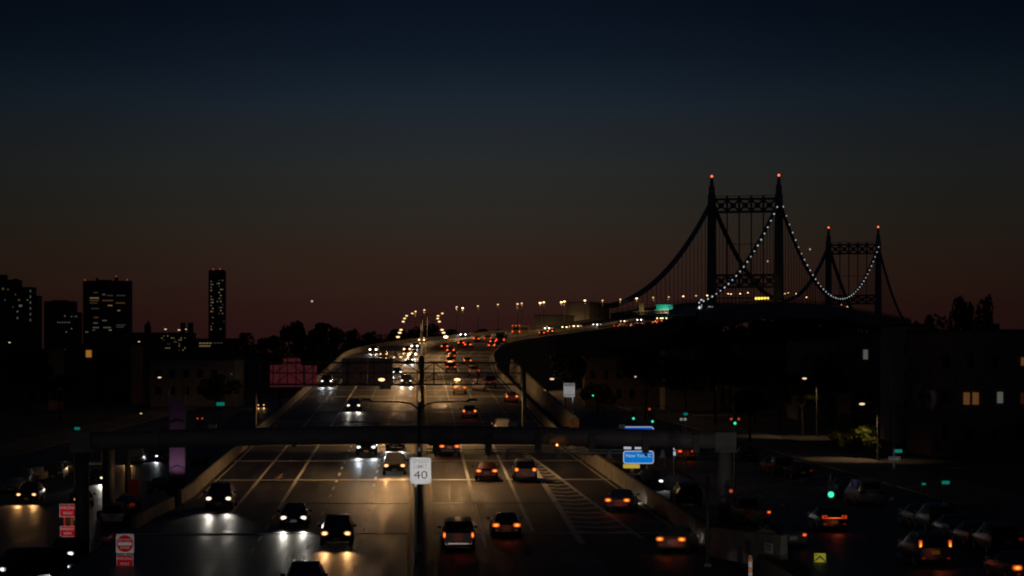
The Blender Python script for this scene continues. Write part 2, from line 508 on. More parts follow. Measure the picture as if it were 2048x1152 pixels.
while y < 680:      # kerbed pavement along the right-hand street
    mb.box((42.5 - .037 * (y + 10) , y + 10, GR + .04), (7, 20.2, .16), rz=.037); y += 20
struct('right_pavement', mb, CONC_D)
mb = MB(); y = 60
while y < 680:
    mb.box((-56 - .037 * (y + 10), y + 10, GL + .04), (8, 20.2, .16), rz=.037); y += 20
struct('left_pavement', mb, CONC_D)
mb = MB()
for u in (26.2, 32.6):
    y = 80
    while y < 420:
        x = u - .037 * y
        mb.add([(x - .07, y, GR + .006), (x + .07, y, GR + .006), (x + .07 - .11, y + 3, GR + .006), (x - .07 - .11, y + 3, GR + .006)], [(0, 1, 2, 3)])
        y += 11
struct('street_lane_markings', mb, PAINT_W)

# ------------------------------------------------------------------ parkway: two carriageways, markings, joints
struct('left_carriageway', ribbon(lambda s: -interp(s, WL), lambda s: -.3, 60, 1760, 8), CONCRETE_RD)
struct('right_carriageway', ribbon(lambda s: .3, lambda s: interp(s, WR), 60, 1760, 8), ASPHALT)
def narrow(s): return interp(s, [(540, 1.), (800, .80)])
mb = MB(); my = MB()
def line(mb, u, w, s0, s1, dz=.006):
    r = ribbon(lambda s: u(s) - w / 2, lambda s: u(s) + w / 2, s0, s1, 8, dz)
    mb.add(r.v, r.f)
def dashes(mb, u, w, s0, s1, on=3., per=7.3):
    s = s0
    while s < s1: line(mb, u, w, s, s + on); s += per
line(mb, lambda s: -13.0 * narrow(s), .22, 172, 520)
line(mb, lambda s: -9.95 * narrow(s), .26, 178, 520)
line(mb, lambda s: -interp(s, WL) + .45, .13, 185, 900)
line(mb, lambda s: interp(s, WR) - .45, .14, 150, 900)
line(mb, lambda s: 3.98, .25, 150, 262)
line(mb, lambda s: 7.25, .25, 160, 262)
dashes(mb, lambda s: -6.68 * narrow(s), .2, 120, 800)
dashes(mb, lambda s: -3.58 * narrow(s), .2, 123, 800)
dashes(mb, lambda s: -9.9 * narrow(s), .15, 125, 178)
for u in (4.1, 7.35, 10.65): dashes(mb, lambda s, u=u: u * narrow(s), .2, 266, 800)
# painted gore where the slip road joins
gl = lambda s: 9.9
gr = lambda s: interp(s, [(140, 14.6), (182, 12.5), (236, 10.05)])
line(mb, gl, .42, 152, 236); line(mb, gr, .30, 155, 236)
s = 158.
while s < 230:
    a, b = gl(s) + .15, gr(s) - .1
    m_ = (a + b) / 2
    for (ua, sa, ub, sb) in ((a, s + 1.1, m_, s), (m_, s, b, s + 1.1)):
        q = [path(sa, ua, .010)[0], path(sb, ub, .010)[0], path(sb + .95, ub, .010)[0], path(sa + .95, ua, .010)[0]]
        mb.add(q, [(0, 1, 2, 3)])
    s += 3.5
struct('lane_markings', mb, PAINT_W)
line(my, lambda s: -.62, .2, 100, 620); line(my, lambda s: .88, .2, 100, 620)
struct('yellow_edge_markings', my, PAINT_Y)
PATCH = mat('tar_patch', (.028, .028, .028), .42, noise=.3, nscale=1.5)
rp = random.Random(11)
for i in range(26):
    s0 = rp.uniform(140, 420); u0 = rp.choice((-11.5, -8.3, -5.1, -2., 2.4, 5.6, 8.7)) + rp.uniform(-.6, .6); w_, l_ = rp.uniform(.9, 2.6), rp.uniform(3, 14)
    struct('road_patch', ribbon(lambda s: u0 - w_ / 2, lambda s: u0 + w_ / 2, s0, s0 + l_, 4, .003), PATCH)
mb = MB()
for u0 in (-8.2, -5.0, -1.9, 2.5, 5.7, 8.6):
    s0 = 140.
    while s0 < 420:
        l_ = rp.uniform(8, 26); d_ = rp.uniform(-.5, .5)
        line(mb, lambda s: u0 + d_ + .12 * math.sin(s * .6 + u0), .07, s0, s0 + l_, .0045); s0 += l_ + rp.uniform(3, 20)
struct('tar_seams', mb, PATCH)
# word on the pavement, to be read by the drivers coming this way
def road_text(body, s0, u0, size, stretch, m):
    t = text_mb(body, size)
    mb = MB()
    mb.add([path(s0 - z * stretch, u0 - x, .012)[0] for x, y_, z in t.v], t.f)
    return struct('road_lettering', mb, m)
PAINT_OLD = mat('worn_road_paint', (.35, .2, .14), .6, noise=.5, nscale=3)
road_text('ONLY', 194, -11.5, 1.15, 2.3, PAINT_OLD)
road_text('ONLY', 194, -14.7, 1.05, 2.3, PAINT_OLD)
mb = MB()
for (x0, s0, x1, s1, w) in ((-11.5, 206, -11.5, 209.4, .2),):
    line(mb, lambda s: x0, w, s0, s1, .012)
mb.add([path(206, -12, .012)[0], path(204.3, -11.5, .012)[0], path(206, -11., .012)[0]], [(0, 1, 2)])
struct('road_arrow_marking', mb, PAINT_OLD)
# expansion joints of the viaduct spans: raised steel noses across each carriageway
s = 158.6
while s < 760:
    for u0, u1 in ((-interp(s, WL) + .1, -.75), (1.0, interp(s, WR) - .1)):
        mb = MB()
        n = 6
        for k in range(n + 1):
            u = u0 + (u1 - u0) * k / n
            for ds_, z in ((-.2, .002), (-.08, .045), (.08, .045), (.2, .002)): mb.v.append(tuple(path(s + ds_, u, z)[0]))
        for k in range(n):
            for j in range(3):
                a = 4 * k + j; mb.f.append((a, a + 1, a + 5, a + 4))
        struct('expansion_joint', mb, JOINT)
    s += 22.1
# embankment / viaduct body below the road
mb = extrude_along(lambda s: [(-interp(s, WL) - .35, -.02), (-interp(s, WL) - .35, -40), (interp(s, WR) + .35, -40), (interp(s, WR) + .35, -.02)], 186, 905, 12)
for i, v in enumerate(mb.v):
    if v[2] < path(180)[0].z - 6: mb.v[i] = (v[0], v[1], GL - 3)
o = struct('viaduct', mb, CONC_D)

# walls
def wall(name, label, prof, s0, s1, ds=6, m=CONC):
    return tag(obj(name, extrude_along(prof, s0, s1, ds), m), label, 'wall')
wall('parapet_wall', 'long concrete parapet along the left edge of the oncoming lanes, curving away', lambda s: [(-interp(s, WL), -.3), (-interp(s, WL) - .12, .95), (-interp(s, WL) - .34, .95), (-interp(s, WL) - .34, -.3)], 181, 900)
wall('parapet_wall', 'long concrete parapet along the right edge of the receding lanes up to the bridge', lambda s: [(interp(s, WR), -.3), (interp(s, WR) + .34, -.3), (interp(s, WR) + .34, 1.0), (interp(s, WR) + .12, 1.0)], 262, 900)
wall('slip_road_wall', 'concrete wall beside the slip road, right of the painted gore', lambda s: [(interp(s, WR), -.5), (interp(s, WR) + .34, -.5), (interp(s, WR) + .34, 1.15), (interp(s, WR) + .12, 1.15)], 149, 250)
wall('low_wall', 'low curved concrete wall behind the do not enter sign', lambda s: [(-interp(s, WL), -1.2), (-interp(s, WL) - .12, .75), (-interp(s, WL) - .34, .75), (-interp(s, WL) - .34, -1.2)], 163, 178, 3)
wall('median_barrier', 'concrete median barrier between the two carriageways', lambda s: [(-.28, 0), (-.1, .82), (.1, .82), (.28, 0)], 95, 900)
# second, outer wall on the right, ending in a thick post
wall('outer_wall', 'outer concrete wall right of the parapet, ending above the round gantry beam', lambda s: [(interp(s, [(262, 15.6), (330, 15.8), (470, 16.6)]), -2.2), (interp(s, [(262, 16.5), (330, 16.7), (470, 17.5)]), -2.2), (interp(s, [(262, 16.5), (330, 16.7), (470, 17.5)]), 2.1), (interp(s, [(262, 16.2), (330, 16.4), (470, 17.2)]), 2.1)], 262, 470)

# ------------------------------------------------------------------ lamp poles of the parkway
def lum_mesh(key, m, k=1.):
    mb = MB(); mb.ball((0, 0, 0), .27 * k, 10, 6, .5); return mb.mesh('lamp_lens', m, True)
LENS = {'n': lum_mesh('n', SODIUM), 's': lum_mesh('s', SODIUM_S, 1.2), 'f': lum_mesh('f', SODIUM_F, 1.3)}
hood_me = None
def lamp_pole(s, arms, label, height=9.2, kind='n', power=900, lit=(1, 1), off=0.):
    global hood_me
    p, h = path(s, off)
    t = thing('lamp_pole', label, 'street lamp', p, -h, 'sodium lamps along the parkway')
    mb = MB(); mb.tube([(0, 0, 0), (0, 0, height - .4), (0, 0, height)], [.15, .08, .07], 8)
    mb.box((0, 0, 1.0), (.5, .5, .5))
    obj('pole', mb, STEEL, t)
    if hood_me is None:
        hm = MB(); hm.box((0, 0, .14), (.7, .3, .12), taper=.6); hood_me = hm.mesh('lamp_hood', STEEL)
    for i, a in enumerate(arms):
        if a == 0: continue
        mb = MB(); mb.tube([(0, 0, height - .45), (a * .16, 0, height - .1), (a * .4, 0, height), (a, 0, height + .02)], [.05, .045, .04, .035], 6)
        obj('arm', mb, POLE_D, t)
        hd = link('lamp_hood', hood_me, t, (a * 1.06, 0, height - .02))
        if lit[i]:
            link('lamp_lens', LENS[kind if isinstance(kind, str) else kind[i]], hd, (0, 0, 0))
            if power: light('lamp_light', 'SPOT', t, (a * 1.06, 0, height - .35), power, (1, .55, .22), .25, aim=(0, 0, -1), cone=172, blend=.3)
    return t
SOD = 1300
ORD = ['second', 'third', 'fourth', 'fifth', 'sixth', 'seventh', 'eighth', 'ninth', 'tenth', 'eleventh', 'twelfth']
lamp_pole(140, (-2.8, 2.8), 'tall unlit double-arm lamp pole in the median above the speed limit sign', lit=(0, 0))
for i, s in enumerate((207, 256, 360, 394, 421, 478, 520, 548, 572)):
    near = s < 300
    lamp_pole(s, (-2.95, 2.95) if near else (-3.25, 3.25), '%s double-arm lamp pole along the median, counting from the speed limit sign' % ORD[i], height=8.0 if near else 8.5 if s < 450 else 9.1, power=SOD * (1.35 if near else 1), lit=(1, 1), kind=('n', 's') if s == 360 else 'n', off=0 if near else .35)  # right arms of the near poles are lit as added light on the lanes
n_far = 0; zn = {}; ORD2 = ['', 'first'] + ORD + ['thirteenth', 'fourteenth', 'fifteenth', 'sixteenth']
for (px, py, k) in ((830.6, 623, 'n'), (850, 620, 'n'), (912, 614, 'n'), (925.6, 616.4, 's'), (954, 612, 'n'), (996, 609, 'n'), (1036, 608, 'n'), (1043.6, 606.5, 'n'),
                    (1081, 606, 's'), (1087, 604.5, 'f'), (1123.6, 604.5, 's'), (1129, 603, 'f'), (1170.7, 601, 'f'), (1205, 601, 'n'), (1240, 598.7, 'n'),
                    (1274, 596.7, 's'), (1307, 595, 'n'), (1337, 594, 'n'), (1365.6, 592.6, 'f'), (1392.6, 591.5, 'n'), (1415, 591, 'f'),
                    (1456.7, 587.5, 'f'), (1462, 588, 'f'), (1482.5, 587.5, 'f'), (1496, 585.5, 'f'), (1570.5, 587.5, 'f'), (1576, 585.7, 'f'), (1593, 587.5, 'f'), (1613, 594.5, 'f'),
                    (1663, 609, 'f'), (1683, 609, 'f'), (1694.6, 613.3, 'f')):
    # stand the lamp at the road edge whose lamp height meets this line of sight
    best = None
    for s in range(640, 1700, 2):
        for side in (-1, 1):
            u = side * (interp(s, WL if side < 0 else WR) + .1)
            q, h = path(s, u)
            e = abs(CX + F * q.x / q.y - px)
            hh = (HY - py) / F * q.y - q.z
            cost = e + abs(hh - 9.5) * (1.5 if 6 < hh < 15 else 20)
            if best is None or cost < best[0]: best = (cost, s, u, hh)
    _, s, u, hh = best
    n_far += 1
    q, h = path(s, u)
    zone = 'on the curve just past the last median lamps' if px < 940 else 'on the rising road, counting from the curve' if px < 1320 else 'between the green sign and the near bridge tower' if px < 1430 else 'on the bridge deck, counting from the near tower'
    zn[zone] = zn.get(zone, 0) + 1
    t = thing('lamp_pole', '%s distant lamp pole %s' % (ORD2[zn[zone]], zone), 'street lamp', q, -h, 'lamps on the rising road and the bridge')
    mb = MB(); mb.tube([(0, 0, 0), (0, 0, hh - .2)], [.09, .05], 6); obj('pole', mb, POLE_D, t)
    link('lamp_lens', LENS[k], t, (0, 0, hh))
    if px < 1345: light('lamp_light', 'SPOT', t, (0, 0, hh - .4), SOD * .9, (1, .54, .20), .3, aim=(-.25 * math.copysign(1, u), -.1, -1), cone=174, blend=.5)

# ------------------------------------------------------------------ vehicles
BODY = {
 # y, half width, z bottom, z belt, z top, half width at top
 'sedan': dict(L=4.7, W=1.82, st=[(-2.36, .74, .38, .78, .82, .66), (-2.27, .88, .28, .90, .97, .76), (-1.62, .91, .22, .95, 1.04, .76), (-.95, .91, .2, .96, 1.40, .58), (-.2, .91, .2, .95, 1.46, .60), (.35, .91, .2, .94, 1.42, .58), (1.18, .91, .2, .90, 1.0, .74), (2.0, .89, .22, .74, .84, .74), (2.28, .80, .28, .64, .72, .66), (2.36, .66, .34, .54, .58, .55)], cab=(3, 4, 5), rear=(2, 3), front=(5, 6), ht=.84, hh=.64, wb=(-1.38, 1.42)),
 'suv': dict(L=4.75, W=1.9, st=[(-2.38, .80, .42, .98, 1.02, .72), (-2.30, .93, .34, 1.08, 1.16, .80), (-2.02, .95, .3, 1.12, 1.62, .66), (-1.2, .95, .28, 1.12, 1.74, .68), (-.2, .95, .28, 1.10, 1.76, .68), (.45, .95, .28, 1.08, 1.70, .66), (1.2, .95, .28, 1.04, 1.14, .80), (2.05, .93, .3, .94, 1.02, .80), (2.3, .86, .34, .82, .90, .72), (2.38, .74, .4, .66, .70, .6)], cab=(2, 3, 4, 5), rear=(1, 2), front=(5, 6), ht=.98, hh=.80, wb=(-1.4, 1.42)),
 'van': dict(L=5.0, W=1.96, st=[(-2.5, .84, .4, 1.05, 1.1, .78), (-2.44, .96, .32, 1.1, 1.2, .86), (-2.3, .98, .28, 1.12, 1.78, .78), (-1.2, .98, .26, 1.12, 1.86, .78), (.3, .98, .26, 1.1, 1.86, .76), (.9, .98, .26, 1.06, 1.78, .72), (1.7, .97, .26, 1.0, 1.1, .80), (2.25, .92, .3, .86, .94, .76), (2.46, .82, .36, .72, .78, .66)], cab=(2, 3, 4, 5), rear=(1, 2), front=(5, 6), ht=1.02, hh=.78, wb=(-1.5, 1.5)),
 'pickup': dict(L=5.4, W=1.95, st=[(-2.7, .90, .5, 1.0, 1.02, .86), (-2.66, .97, .42, 1.04, 1.07, .92), (-.85, .97, .36, 1.06, 1.10, .90), (-.7, .97, .36, 1.08, 1.70, .68), (0., .97, .34, 1.08, 1.78, .70), (.5, .97, .34, 1.06, 1.74, .68), (1.25, .97, .34, 1.05, 1.14, .82), (2.35, .95, .36, 1.0, 1.06, .82), (2.6, .88, .42, .9, .96, .74), (2.68, .78, .46, .74, .78, .66)], cab=(3, 4, 5), rear=(2, 3), front=(5, 6), ht=.90, hh=.86, wb=(-1.75, 1.65)),
}
MC = {}
def ring(st):
    y, w, zb, zt, ztop, wt = st
    half = [(w * .86, zb), (w * .99, zb + .12), (w, (zb + zt) / 2 + .06), (w * .965, zt), (wt, ztop - .05), (wt * .86, ztop)]
    return [Vector((x, y, z)) for x, z in half] + [Vector((-x, y, z)) for x, z in reversed(half)]
def body_mesh(ty, paint):
    k = ('body', ty, paint)
    if k in MC: return MC[k]
    b = BODY[ty]; mb = MB(); rs = [ring(s) for s in b['st']]
    n = 12
    for r_ in rs: mb.v += [tuple(p) for p in r_]
    for i in range(len(rs) - 1):
        for q in range(n):
            a, c = i * n + q, i * n + (q + 1) % n
            mb.f.append((a, c, c + n, a + n))
    mb.f += [tuple(range(n)), tuple(range(len(mb.v) - 1, len(mb.v) - n - 1, -1))]
    me = mb.mesh('body', PAINTS[paint], True)
    try: me.set_sharp_from_angle(angle=R(32))
    except Exception: pass
    MC[k] = me
    return me
def inset(q, f, off):
    c = sum(q, Vector()) / len(q)
    n = (q[1] - q[0]).cross(q[-1] - q[0]).normalized()
    return [c + (p - c) * f for p in q], n
def slab(q, f, out, t=.012, m=GLASS, name='glass'):
    """thin pane just proud of the body face q; OUT tells which way is outside"""
    q, n = inset(q, f, 0)
    if n.dot(out) < 0: n = -n
    mb = MB(); k = len(q)
    vs = [p + n * t for p in q] + [p - n * .03 for p in q]
    fs = [tuple(range(k)), tuple(range(2 * k - 1, k - 1, -1))] + [(j, j + k, (j + 1) % k + k, (j + 1) % k) for j in range(k)]
    mb.add(vs, fs); return mb
def glass_meshes(ty):
    k = ('glass', ty)
    if k in MC: return MC[k]
    b = BODY[ty]; rs = [ring(s) for s in b['st']]; out = []
    a, c = b['rear']; q = [rs[a][5] * .5 + rs[a][4] * .5, rs[c][5] * .3 + rs[c][4] * .7, rs[c][6] * .3 + rs[c][7] * .7, rs[a][6] * .5 + rs[a][7] * .5]
    out.append(('rear_window', slab(q, .86, Vector((0, -1, .4))).mesh('rear_window', GLASS)))
    a, c = b['front']; q = [rs[a][5] * .3 + rs[a][4] * .7, rs[c][5] * .5 + rs[c][4] * .5, rs[c][6] * .5 + rs[c][7] * .5, rs[a][6] * .3 + rs[a][7] * .7]
    out.append(('windscreen', slab(q, .9, Vector((0, 1, .5))).mesh('windscreen', GLASS)))
    for sd in (0, 1):
        for i in range(len(b['cab']) - 1):
            r0, r1 = rs[b['cab'][i]], rs[b['cab'][i + 1]]
            q = [r0[3], r1[3], r1[4], r0[4]] if sd == 0 else [r0[8], r1[8], r1[7], r0[7]]
            out.append(('side_window', slab(q, .84, Vector((1 if sd == 0 else -1, 0, 0))).mesh('side_window', GLASS)))
    MC[k] = out
    return out
def wheel_meshes():
    if 'wheel' in MC: return MC['wheel']
    a = MB(); a.beam((-.11, 0, 0), (.11, 0, 0), .66, .66, 18)
    c = MB(); c.beam((-.125, 0, 0), (.125, 0, 0), .40, .40, 12)
    MC['wheel'] = (a.mesh('wheel', RUBBER), c.mesh('rim', RIM)); return MC['wheel']
def lamp_mesh(w, h, d, mname):
    k = ('lamp', w, h, d, mname)
    if k not in MC:
        mb = MB(); mb.plate(w, h, min(w, h) * .42, d); MC[k] = mb.mesh('lamp', LAMP[mname])
    return MC[k]
def simple_mesh(k, build, m):
    k = ('simple', k, m.name)
    if k not in MC: mb = MB(); build(mb); MC[k] = mb.mesh(k[1], m)
    return MC[k]
HEADL = {'head_white': (1, .93, .80), 'head_bright': (1, .88, .68), 'head_warm': (1, .50, .18), 'head_cool': (.88, .96, 1), 'head_dim': (1, .7, .45)}
def vehicle(ty, paint, loc, rz, label, cat='car', head='head_off', tail='tail_off', plate=None, group=None, full=True, hp=0., tp=0., style=None, name=None, hsize=None, one=None, tone=None):
    b = BODY[ty]; L, Wd = b['L'], b['W']
    nm = name or {'sedan': 'sedan_car', 'suv': 'suv_car', 'van': 'minivan', 'pickup': 'pickup_truck'}[ty]
    t = thing(nm, label, cat, loc, rz, group)
    link('body', body_mesh(ty, paint), t)
    for n_, me in glass_meshes(ty):
        if full or n_ != 'side_window': link(n_, me, t)
    wm_, rm = wheel_meshes()
    for yy in b['wb']:
        for sx in (-1, 1):
            w = link('wheel', wm_, t, (sx * (Wd / 2 - .09), yy, .33))
            if full: link('rim', rm, w)
    hw, hh_ = hsize or (.40, .24)
    for sx in (-1, 1):
        hm = head if one is None or sx == one else 'head_off'
        link('headlight', lamp_mesh(hw, hh_, .1, hm), t, (sx * (Wd / 2 - .27), L / 2 - .06, b['hh']))
    yt = -L / 2 + .03
    if style == 'bar':
        mb_ = MB(); mb_.box((0, 0, 0), (1.5, .1, .06)); mb_.box((.72, 0, .07), (.09, .1, .16)); mb_.box((-.72, 0, .07), (.09, .1, .16)); mb_.box((.6, 0, .14), (.3, .1, .06)); mb_.box((-.6, 0, .14), (.3, .1, .06))
        link('taillight_bar', mb_.mesh('taillight_bar', LAMP[tail]), t, (0, yt, .86))
    elif style == 'tall':
        for sx in (-1, 1): link('taillight', lamp_mesh(.17, .62, .12, tail), t, (sx * (Wd / 2 - .18), yt + .08, 1.12))
    elif style == 'upright':
        for sx in (-1, 1): link('taillight', lamp_mesh(.17, .36, .12, tail), t, (sx * (Wd / 2 - .15), yt + .02, .98))
    elif style == 'round':
        for sx in (-1, 1): link('taillight', lamp_mesh(.36, .32, .12, tail), t, (sx * (Wd / 2 - .24), yt, b['ht'] - .02))
    else:
        for sx in (-1, 1): link('taillight', lamp_mesh(.48, .26, .12, tail) if tone is None else lamp_mesh(.26, .18, .12, tail if sx == tone else 'tail_off'), t, (sx * (Wd / 2 - .26), yt, b['ht'] - .04))
    if full:
        for sx in (-1, 1):
            link('mirror', simple_mesh('mirror', lambda m_: m_.box((0, 0, 0), (.22, .14, .16)), PAINTS[paint]), t, (sx * (Wd / 2 + .12), b['front'] and b['st'][b['front'][1]][0] - .15, b['st'][b['cab'][0]][3] + .06))
        pm = PLATE_Y if plate == 'y' else PLATE_W
        link('number_plate', simple_mesh('number_plate', lambda m_: m_.plate(.42, .2, .02, .03), pm), t, (0, -L / 2 - .005, .62 if ty == 'sedan' else .8))
        link('front_plate', simple_mesh('front_plate', lambda m_: m_.plate(.42, .17, .02, .03), pm), t, (0, L / 2 + .005, .44))
        link('rear_bumper', simple_mesh('rear_bumper_' + ty, lambda m_: m_.box((0, 0, 0), (Wd * .80, .12, .09)), CHROME if style == 'upright' else PAINTS[paint]), t, (0, -L / 2 - .0, .48))
        link('grille', simple_mesh('grille', lambda m_: m_.box((0, 0, 0), (.9, .06, .16)), RUBBER), t, (0, L / 2 - .02, b['hh'] - .08))
        if tail != 'tail_off' and tone is None:
            for sx in (-1, 1): link('reflector', lamp_mesh(.16, .10, .06, 'tail_red'), t, (sx * (Wd / 2 - .3), -L / 2 - .07, .50))
    if hp:
        c = HEADL[head.replace('_far', '')]
        for sx in ((-1, 1) if one is None else (one,)):
            light('headlight_beam', 'SPOT', t, (sx * (Wd / 2 - .27), L / 2 + .12, b['hh']), hp, c, .08, aim=(sx * .02, 1, -.14), cone=34, blend=.95)
    if tp:
        light('taillight_glow', 'POINT', t, (0, -L / 2 - 1.1, b['ht'] - .25), tp * .22, (1, .12, .03), .3)
    return t

# oncoming cars: headlamp mid-point in the photograph, kind, paint, lamp, label
HB = 170.
ONC = [
 (587, 1039, 'sedan', 'black', 'head_white', 'black sedan with white headlights and fog lamps, left of the two nearest oncoming cars', 1),
 (672, 1069, 'suv', 'charcoal', 'head_warm', 'dark SUV with roof rails and warm headlights, nearest whole oncoming car', 1),
 (437, 999, 'suv', 'black', 'head_white', 'dark car with white headlights in the far left lane beside the low wall', 1),
 (606, 1172, 'suv', 'black', 'head_off', 'dark car cut off by the bottom edge, only its roof showing', 0),
 (789, 932, 'suv', 'charcoal', 'head_warm', 'dark SUV with amber-lit headlights just left of the speed limit sign', 1),
 (732, 895, 'suv', 'black', 'head_cool', 'car with bright white headlights just below the round gantry beam', 1.3),
 (790, 887, 'sedan', 'black', 'head_cool', 'car half hidden behind the amber-lit SUV', .6),
 (707, 812, 'sedan', 'silver', 'head_white', 'silver sedan with white headlights alone in the middle lane above the gantry beam', 1.2),
 (812.5, 762, 'suv', 'black', 'head_white', 'dark SUV beside the median under the lattice gantry', 1.2),
 (653, 763, 'suv', 'black', 'head_cool', 'dark SUV with white headlights beside the left parapet at the lattice gantry', 1.3),
 (794, 745, 'sedan', 'black', 'head_cool', 'car with one visible headlight left of the SUV at the lattice gantry', .8),
 (746, 699.8, 'suv', 'black', 'head_white', 'car with yellowish headlights furthest left on the curve', 1),
 (767, 709, 'sedan', 'charcoal', 'head_warm', 'car with warm headlights second from the left on the curve', 1),
 (794.5, 715.6, 'sedan', 'charcoal', 'head_dim', 'car with faint pinkish headlights in the middle of the curve', .4),
 (818, 720, 'suv', 'black', 'head_cool', 'car with white headlights next to the median just above the lattice gantry', 1.3),
 (824.8, 709.2, 'van', 'black', 'head_bright', 'van with glaring yellow headlights beside the median', 2),
 (814, 699, 'sedan', 'black', 'head_warm', 'car with orange headlights directly behind the glaring van', 1),
 (829, 692.7, 'sedan', 'grey', 'head_cool', 'small white-lit car beside the median behind the glaring van', .8),
 (843, 680.3, 'sedan', 'charcoal', 'head_warm', 'car with pink-white headlights behind the median lamp poles', .8),
 (926, 669.5, 'suv', 'black', 'head_cool', 'car with two clear white headlights on the far curve near the low tree line', 1),
 (1094, 657.3, 'sedan', 'black', 'head_cool', 'white-lit car on the rising road, leftmost of the distant oncoming ones', .6),
 (1129, 654.8, 'sedan', 'black', 'head_warm', 'warm-lit distant oncoming car second from the left on the rising road', .5),
 (1142, 652.8, 'sedan', 'black', 'head_dim', 'dim distant oncoming car between two warm-lit ones on the rising road', .3),
 (1152, 653, 'sedan', 'silver', 'head_warm', 'warm-lit distant oncoming car in the middle of the rising road', .5),
 (1190.5, 650, 'sedan', 'black', 'head_cool', 'white-lit distant car alone before the sign gantry', .5),
 (1245, 643, 'sedan', 'black', 'head_warm', 'warm-lit distant car under the left end of the tan sign gantry', .5),
 (1278.5, 640.3, 'sedan', 'black', 'head_cool', 'white-lit distant car under the middle of the tan sign gantry', .5),
 (1318, 637.2, 'sedan', 'black', 'head_warm', 'warm-lit distant car under the green sign', .5),
 (1329, 637, 'sedan', 'black', 'head_warm', 'last warm-lit distant car right of the green sign', .4),
]
for (px, py, ty, pa, hd, lab, k) in ONC:
    b = BODY[ty]
    s, u = on_road(px, py, b['hh'])
    p, h = path(s + b['L'] / 2, u)
    far = s > 560
    vehicle(ty, pa, p, math.pi - h, lab, 'car', head=hd + ('_far' if far and hd != 'head_off' else ''), group='oncoming cars with headlights', full=not far, hp=HB * k * (1.0 if s < 560 else 1.0), hsize=(.42, .27) if s < 420 else (.50, .40))
# receding cars: taillight mid-point
REC = [
 (917, 1072, 'van', 'charcoal', 'tail_brake', 'upright', None, 'big dark van with upright taillights and chrome bumper, nearest car right of the median'),
 (1013, 1052, 'sedan', 'black', 'tail_amber', None, 'y', 'black car with a yellow number plate in the second lane'),
 (973.5, 943, 'sedan', 'maroon', 'tail_amber', None, None, 'dark red sedan with broad orange taillights in the second lane'),
 (1051, 940, 'suv', 'grey', 'tail_amber', 'round', None, 'grey SUV with large square taillights beside the painted gore'),
 (899, 893, 'suv', 'black', 'tail_brake', None, None, 'dark car with red brake lights half hidden under the gantry beam'),
 (939, 823, 'sedan', 'maroon', 'tail_amber', 'round', None, 'dark car with two round orange taillights above the gantry beam'),
 (1006.5, 853.5, 'suv', 'silver', 'tail_amber', 'upright', None, 'pale SUV with upright taillights touching the top of the gantry beam'),
 (1023.5, 793, 'sedan', 'white', 'tail_brake', 'round', None, 'white car in the far right lane next to the parapet'),
 (919.8, 775.5, 'suv', 'tan', 'tail_amber', None, None, 'tan SUV just beyond the unlit lamp arms'),
 (957.5, 769, 'suv', 'white', 'tail', None, None, 'white car with wide red taillights under the lattice gantry'),
 (980, 763, 'van', 'navy', 'tail_red', None, None, 'dark van under the right part of the lattice gantry'),
 (948.5, 741, 'van', 'tan', 'tail', 'upright', None, 'round-backed tan minivan behind the lattice gantry'),
 (935, 721, 'sedan', 'black', 'tail_brake', None, None, 'car with a row of orange lights right of the red queue'),
 (902.5, 734, 'van', 'black', 'tail', None, None, 'dark van at the front of the red queue beside the median lane'),
 (900, 721, 'suv', 'maroon', 'tail_brake', None, None, 'second vehicle of the red queue with orange lights'),
 (903, 712, 'sedan', 'maroon', 'tail', None, None, 'third car of the red queue'),
 (901, 700.5, 'suv', 'black', 'tail', 'round', None, 'fourth car of the red queue with two big round lights'),
 (889, 692.5, 'sedan', 'black', 'tail', 'round', None, 'last car of the red queue at the foot of the right lamp row'),
 (922, 685.4, 'sedan', 'black', 'tail', None, None, 'red-lit car left of a close pair on the curve'),
 (935.5, 689.3, 'sedan', 'black', 'tail', None, None, 'red-lit car right of a close pair on the curve'),
 (952.5, 677.4, 'sedan', 'grey', 'tail', None, None, 'red-lit car on the curve left of the white van'),
 (975, 676.5, 'van', 'white', 'tail', 'upright', None, 'white van with red lights on the curve'),
 (986, 682.6, 'sedan', 'black', 'tail', None, None, 'red-lit car just right of the white van on the curve'),
 (983, 690.7, 'sedan', 'grey', 'tail', None, None, 'nearest red-lit car on the curve beside the right parapet'),
 (1083.6, 665.6, 'sedan', 'black', 'tail', None, None, 'red-lit car on the rising road just after the bus'),
 (1100.4, 662.3, 'sedan', 'black', 'tail_brake', None, None, 'orange-lit car on the rising road ahead of the one after the bus'),
 (1232.5, 652, 'sedan', 'black', 'tail_red', None, None, 'faint red-lit distant car below the left end of the sign gantry'),
 (1257, 651.6, 'sedan', 'black', 'tail_red', None, None, 'faint red-lit distant car second below the sign gantry'),
 (1280, 647, 'sedan', 'black', 'tail_red', None, None, 'faint red-lit distant car third below the sign gantry'),
 (1309.5, 645, 'sedan', 'black', 'tail', None, None, 'red-lit distant car fourth below the sign gantry'),
 (1319.5, 642, 'sedan', 'black', 'tail', None, None, 'last red-lit distant car below the green sign'),
]
for (px, py, ty, pa, tl, stl, plt, lab) in REC:
    b = BODY[ty]
    s, u = on_road(px, py, b['ht'])
    p, h = path(s + b['L'] / 2, u)
    far = s > 560
    vehicle(ty, pa, p, -h, lab, 'car', tail=tl + ('_far' if far else ''), style=stl, plate=plt, group='receding cars with taillights', full=not far, head='head_white', tp=10 if s < 700 else 0, hp=HB * .5 if s < 480 else 0)

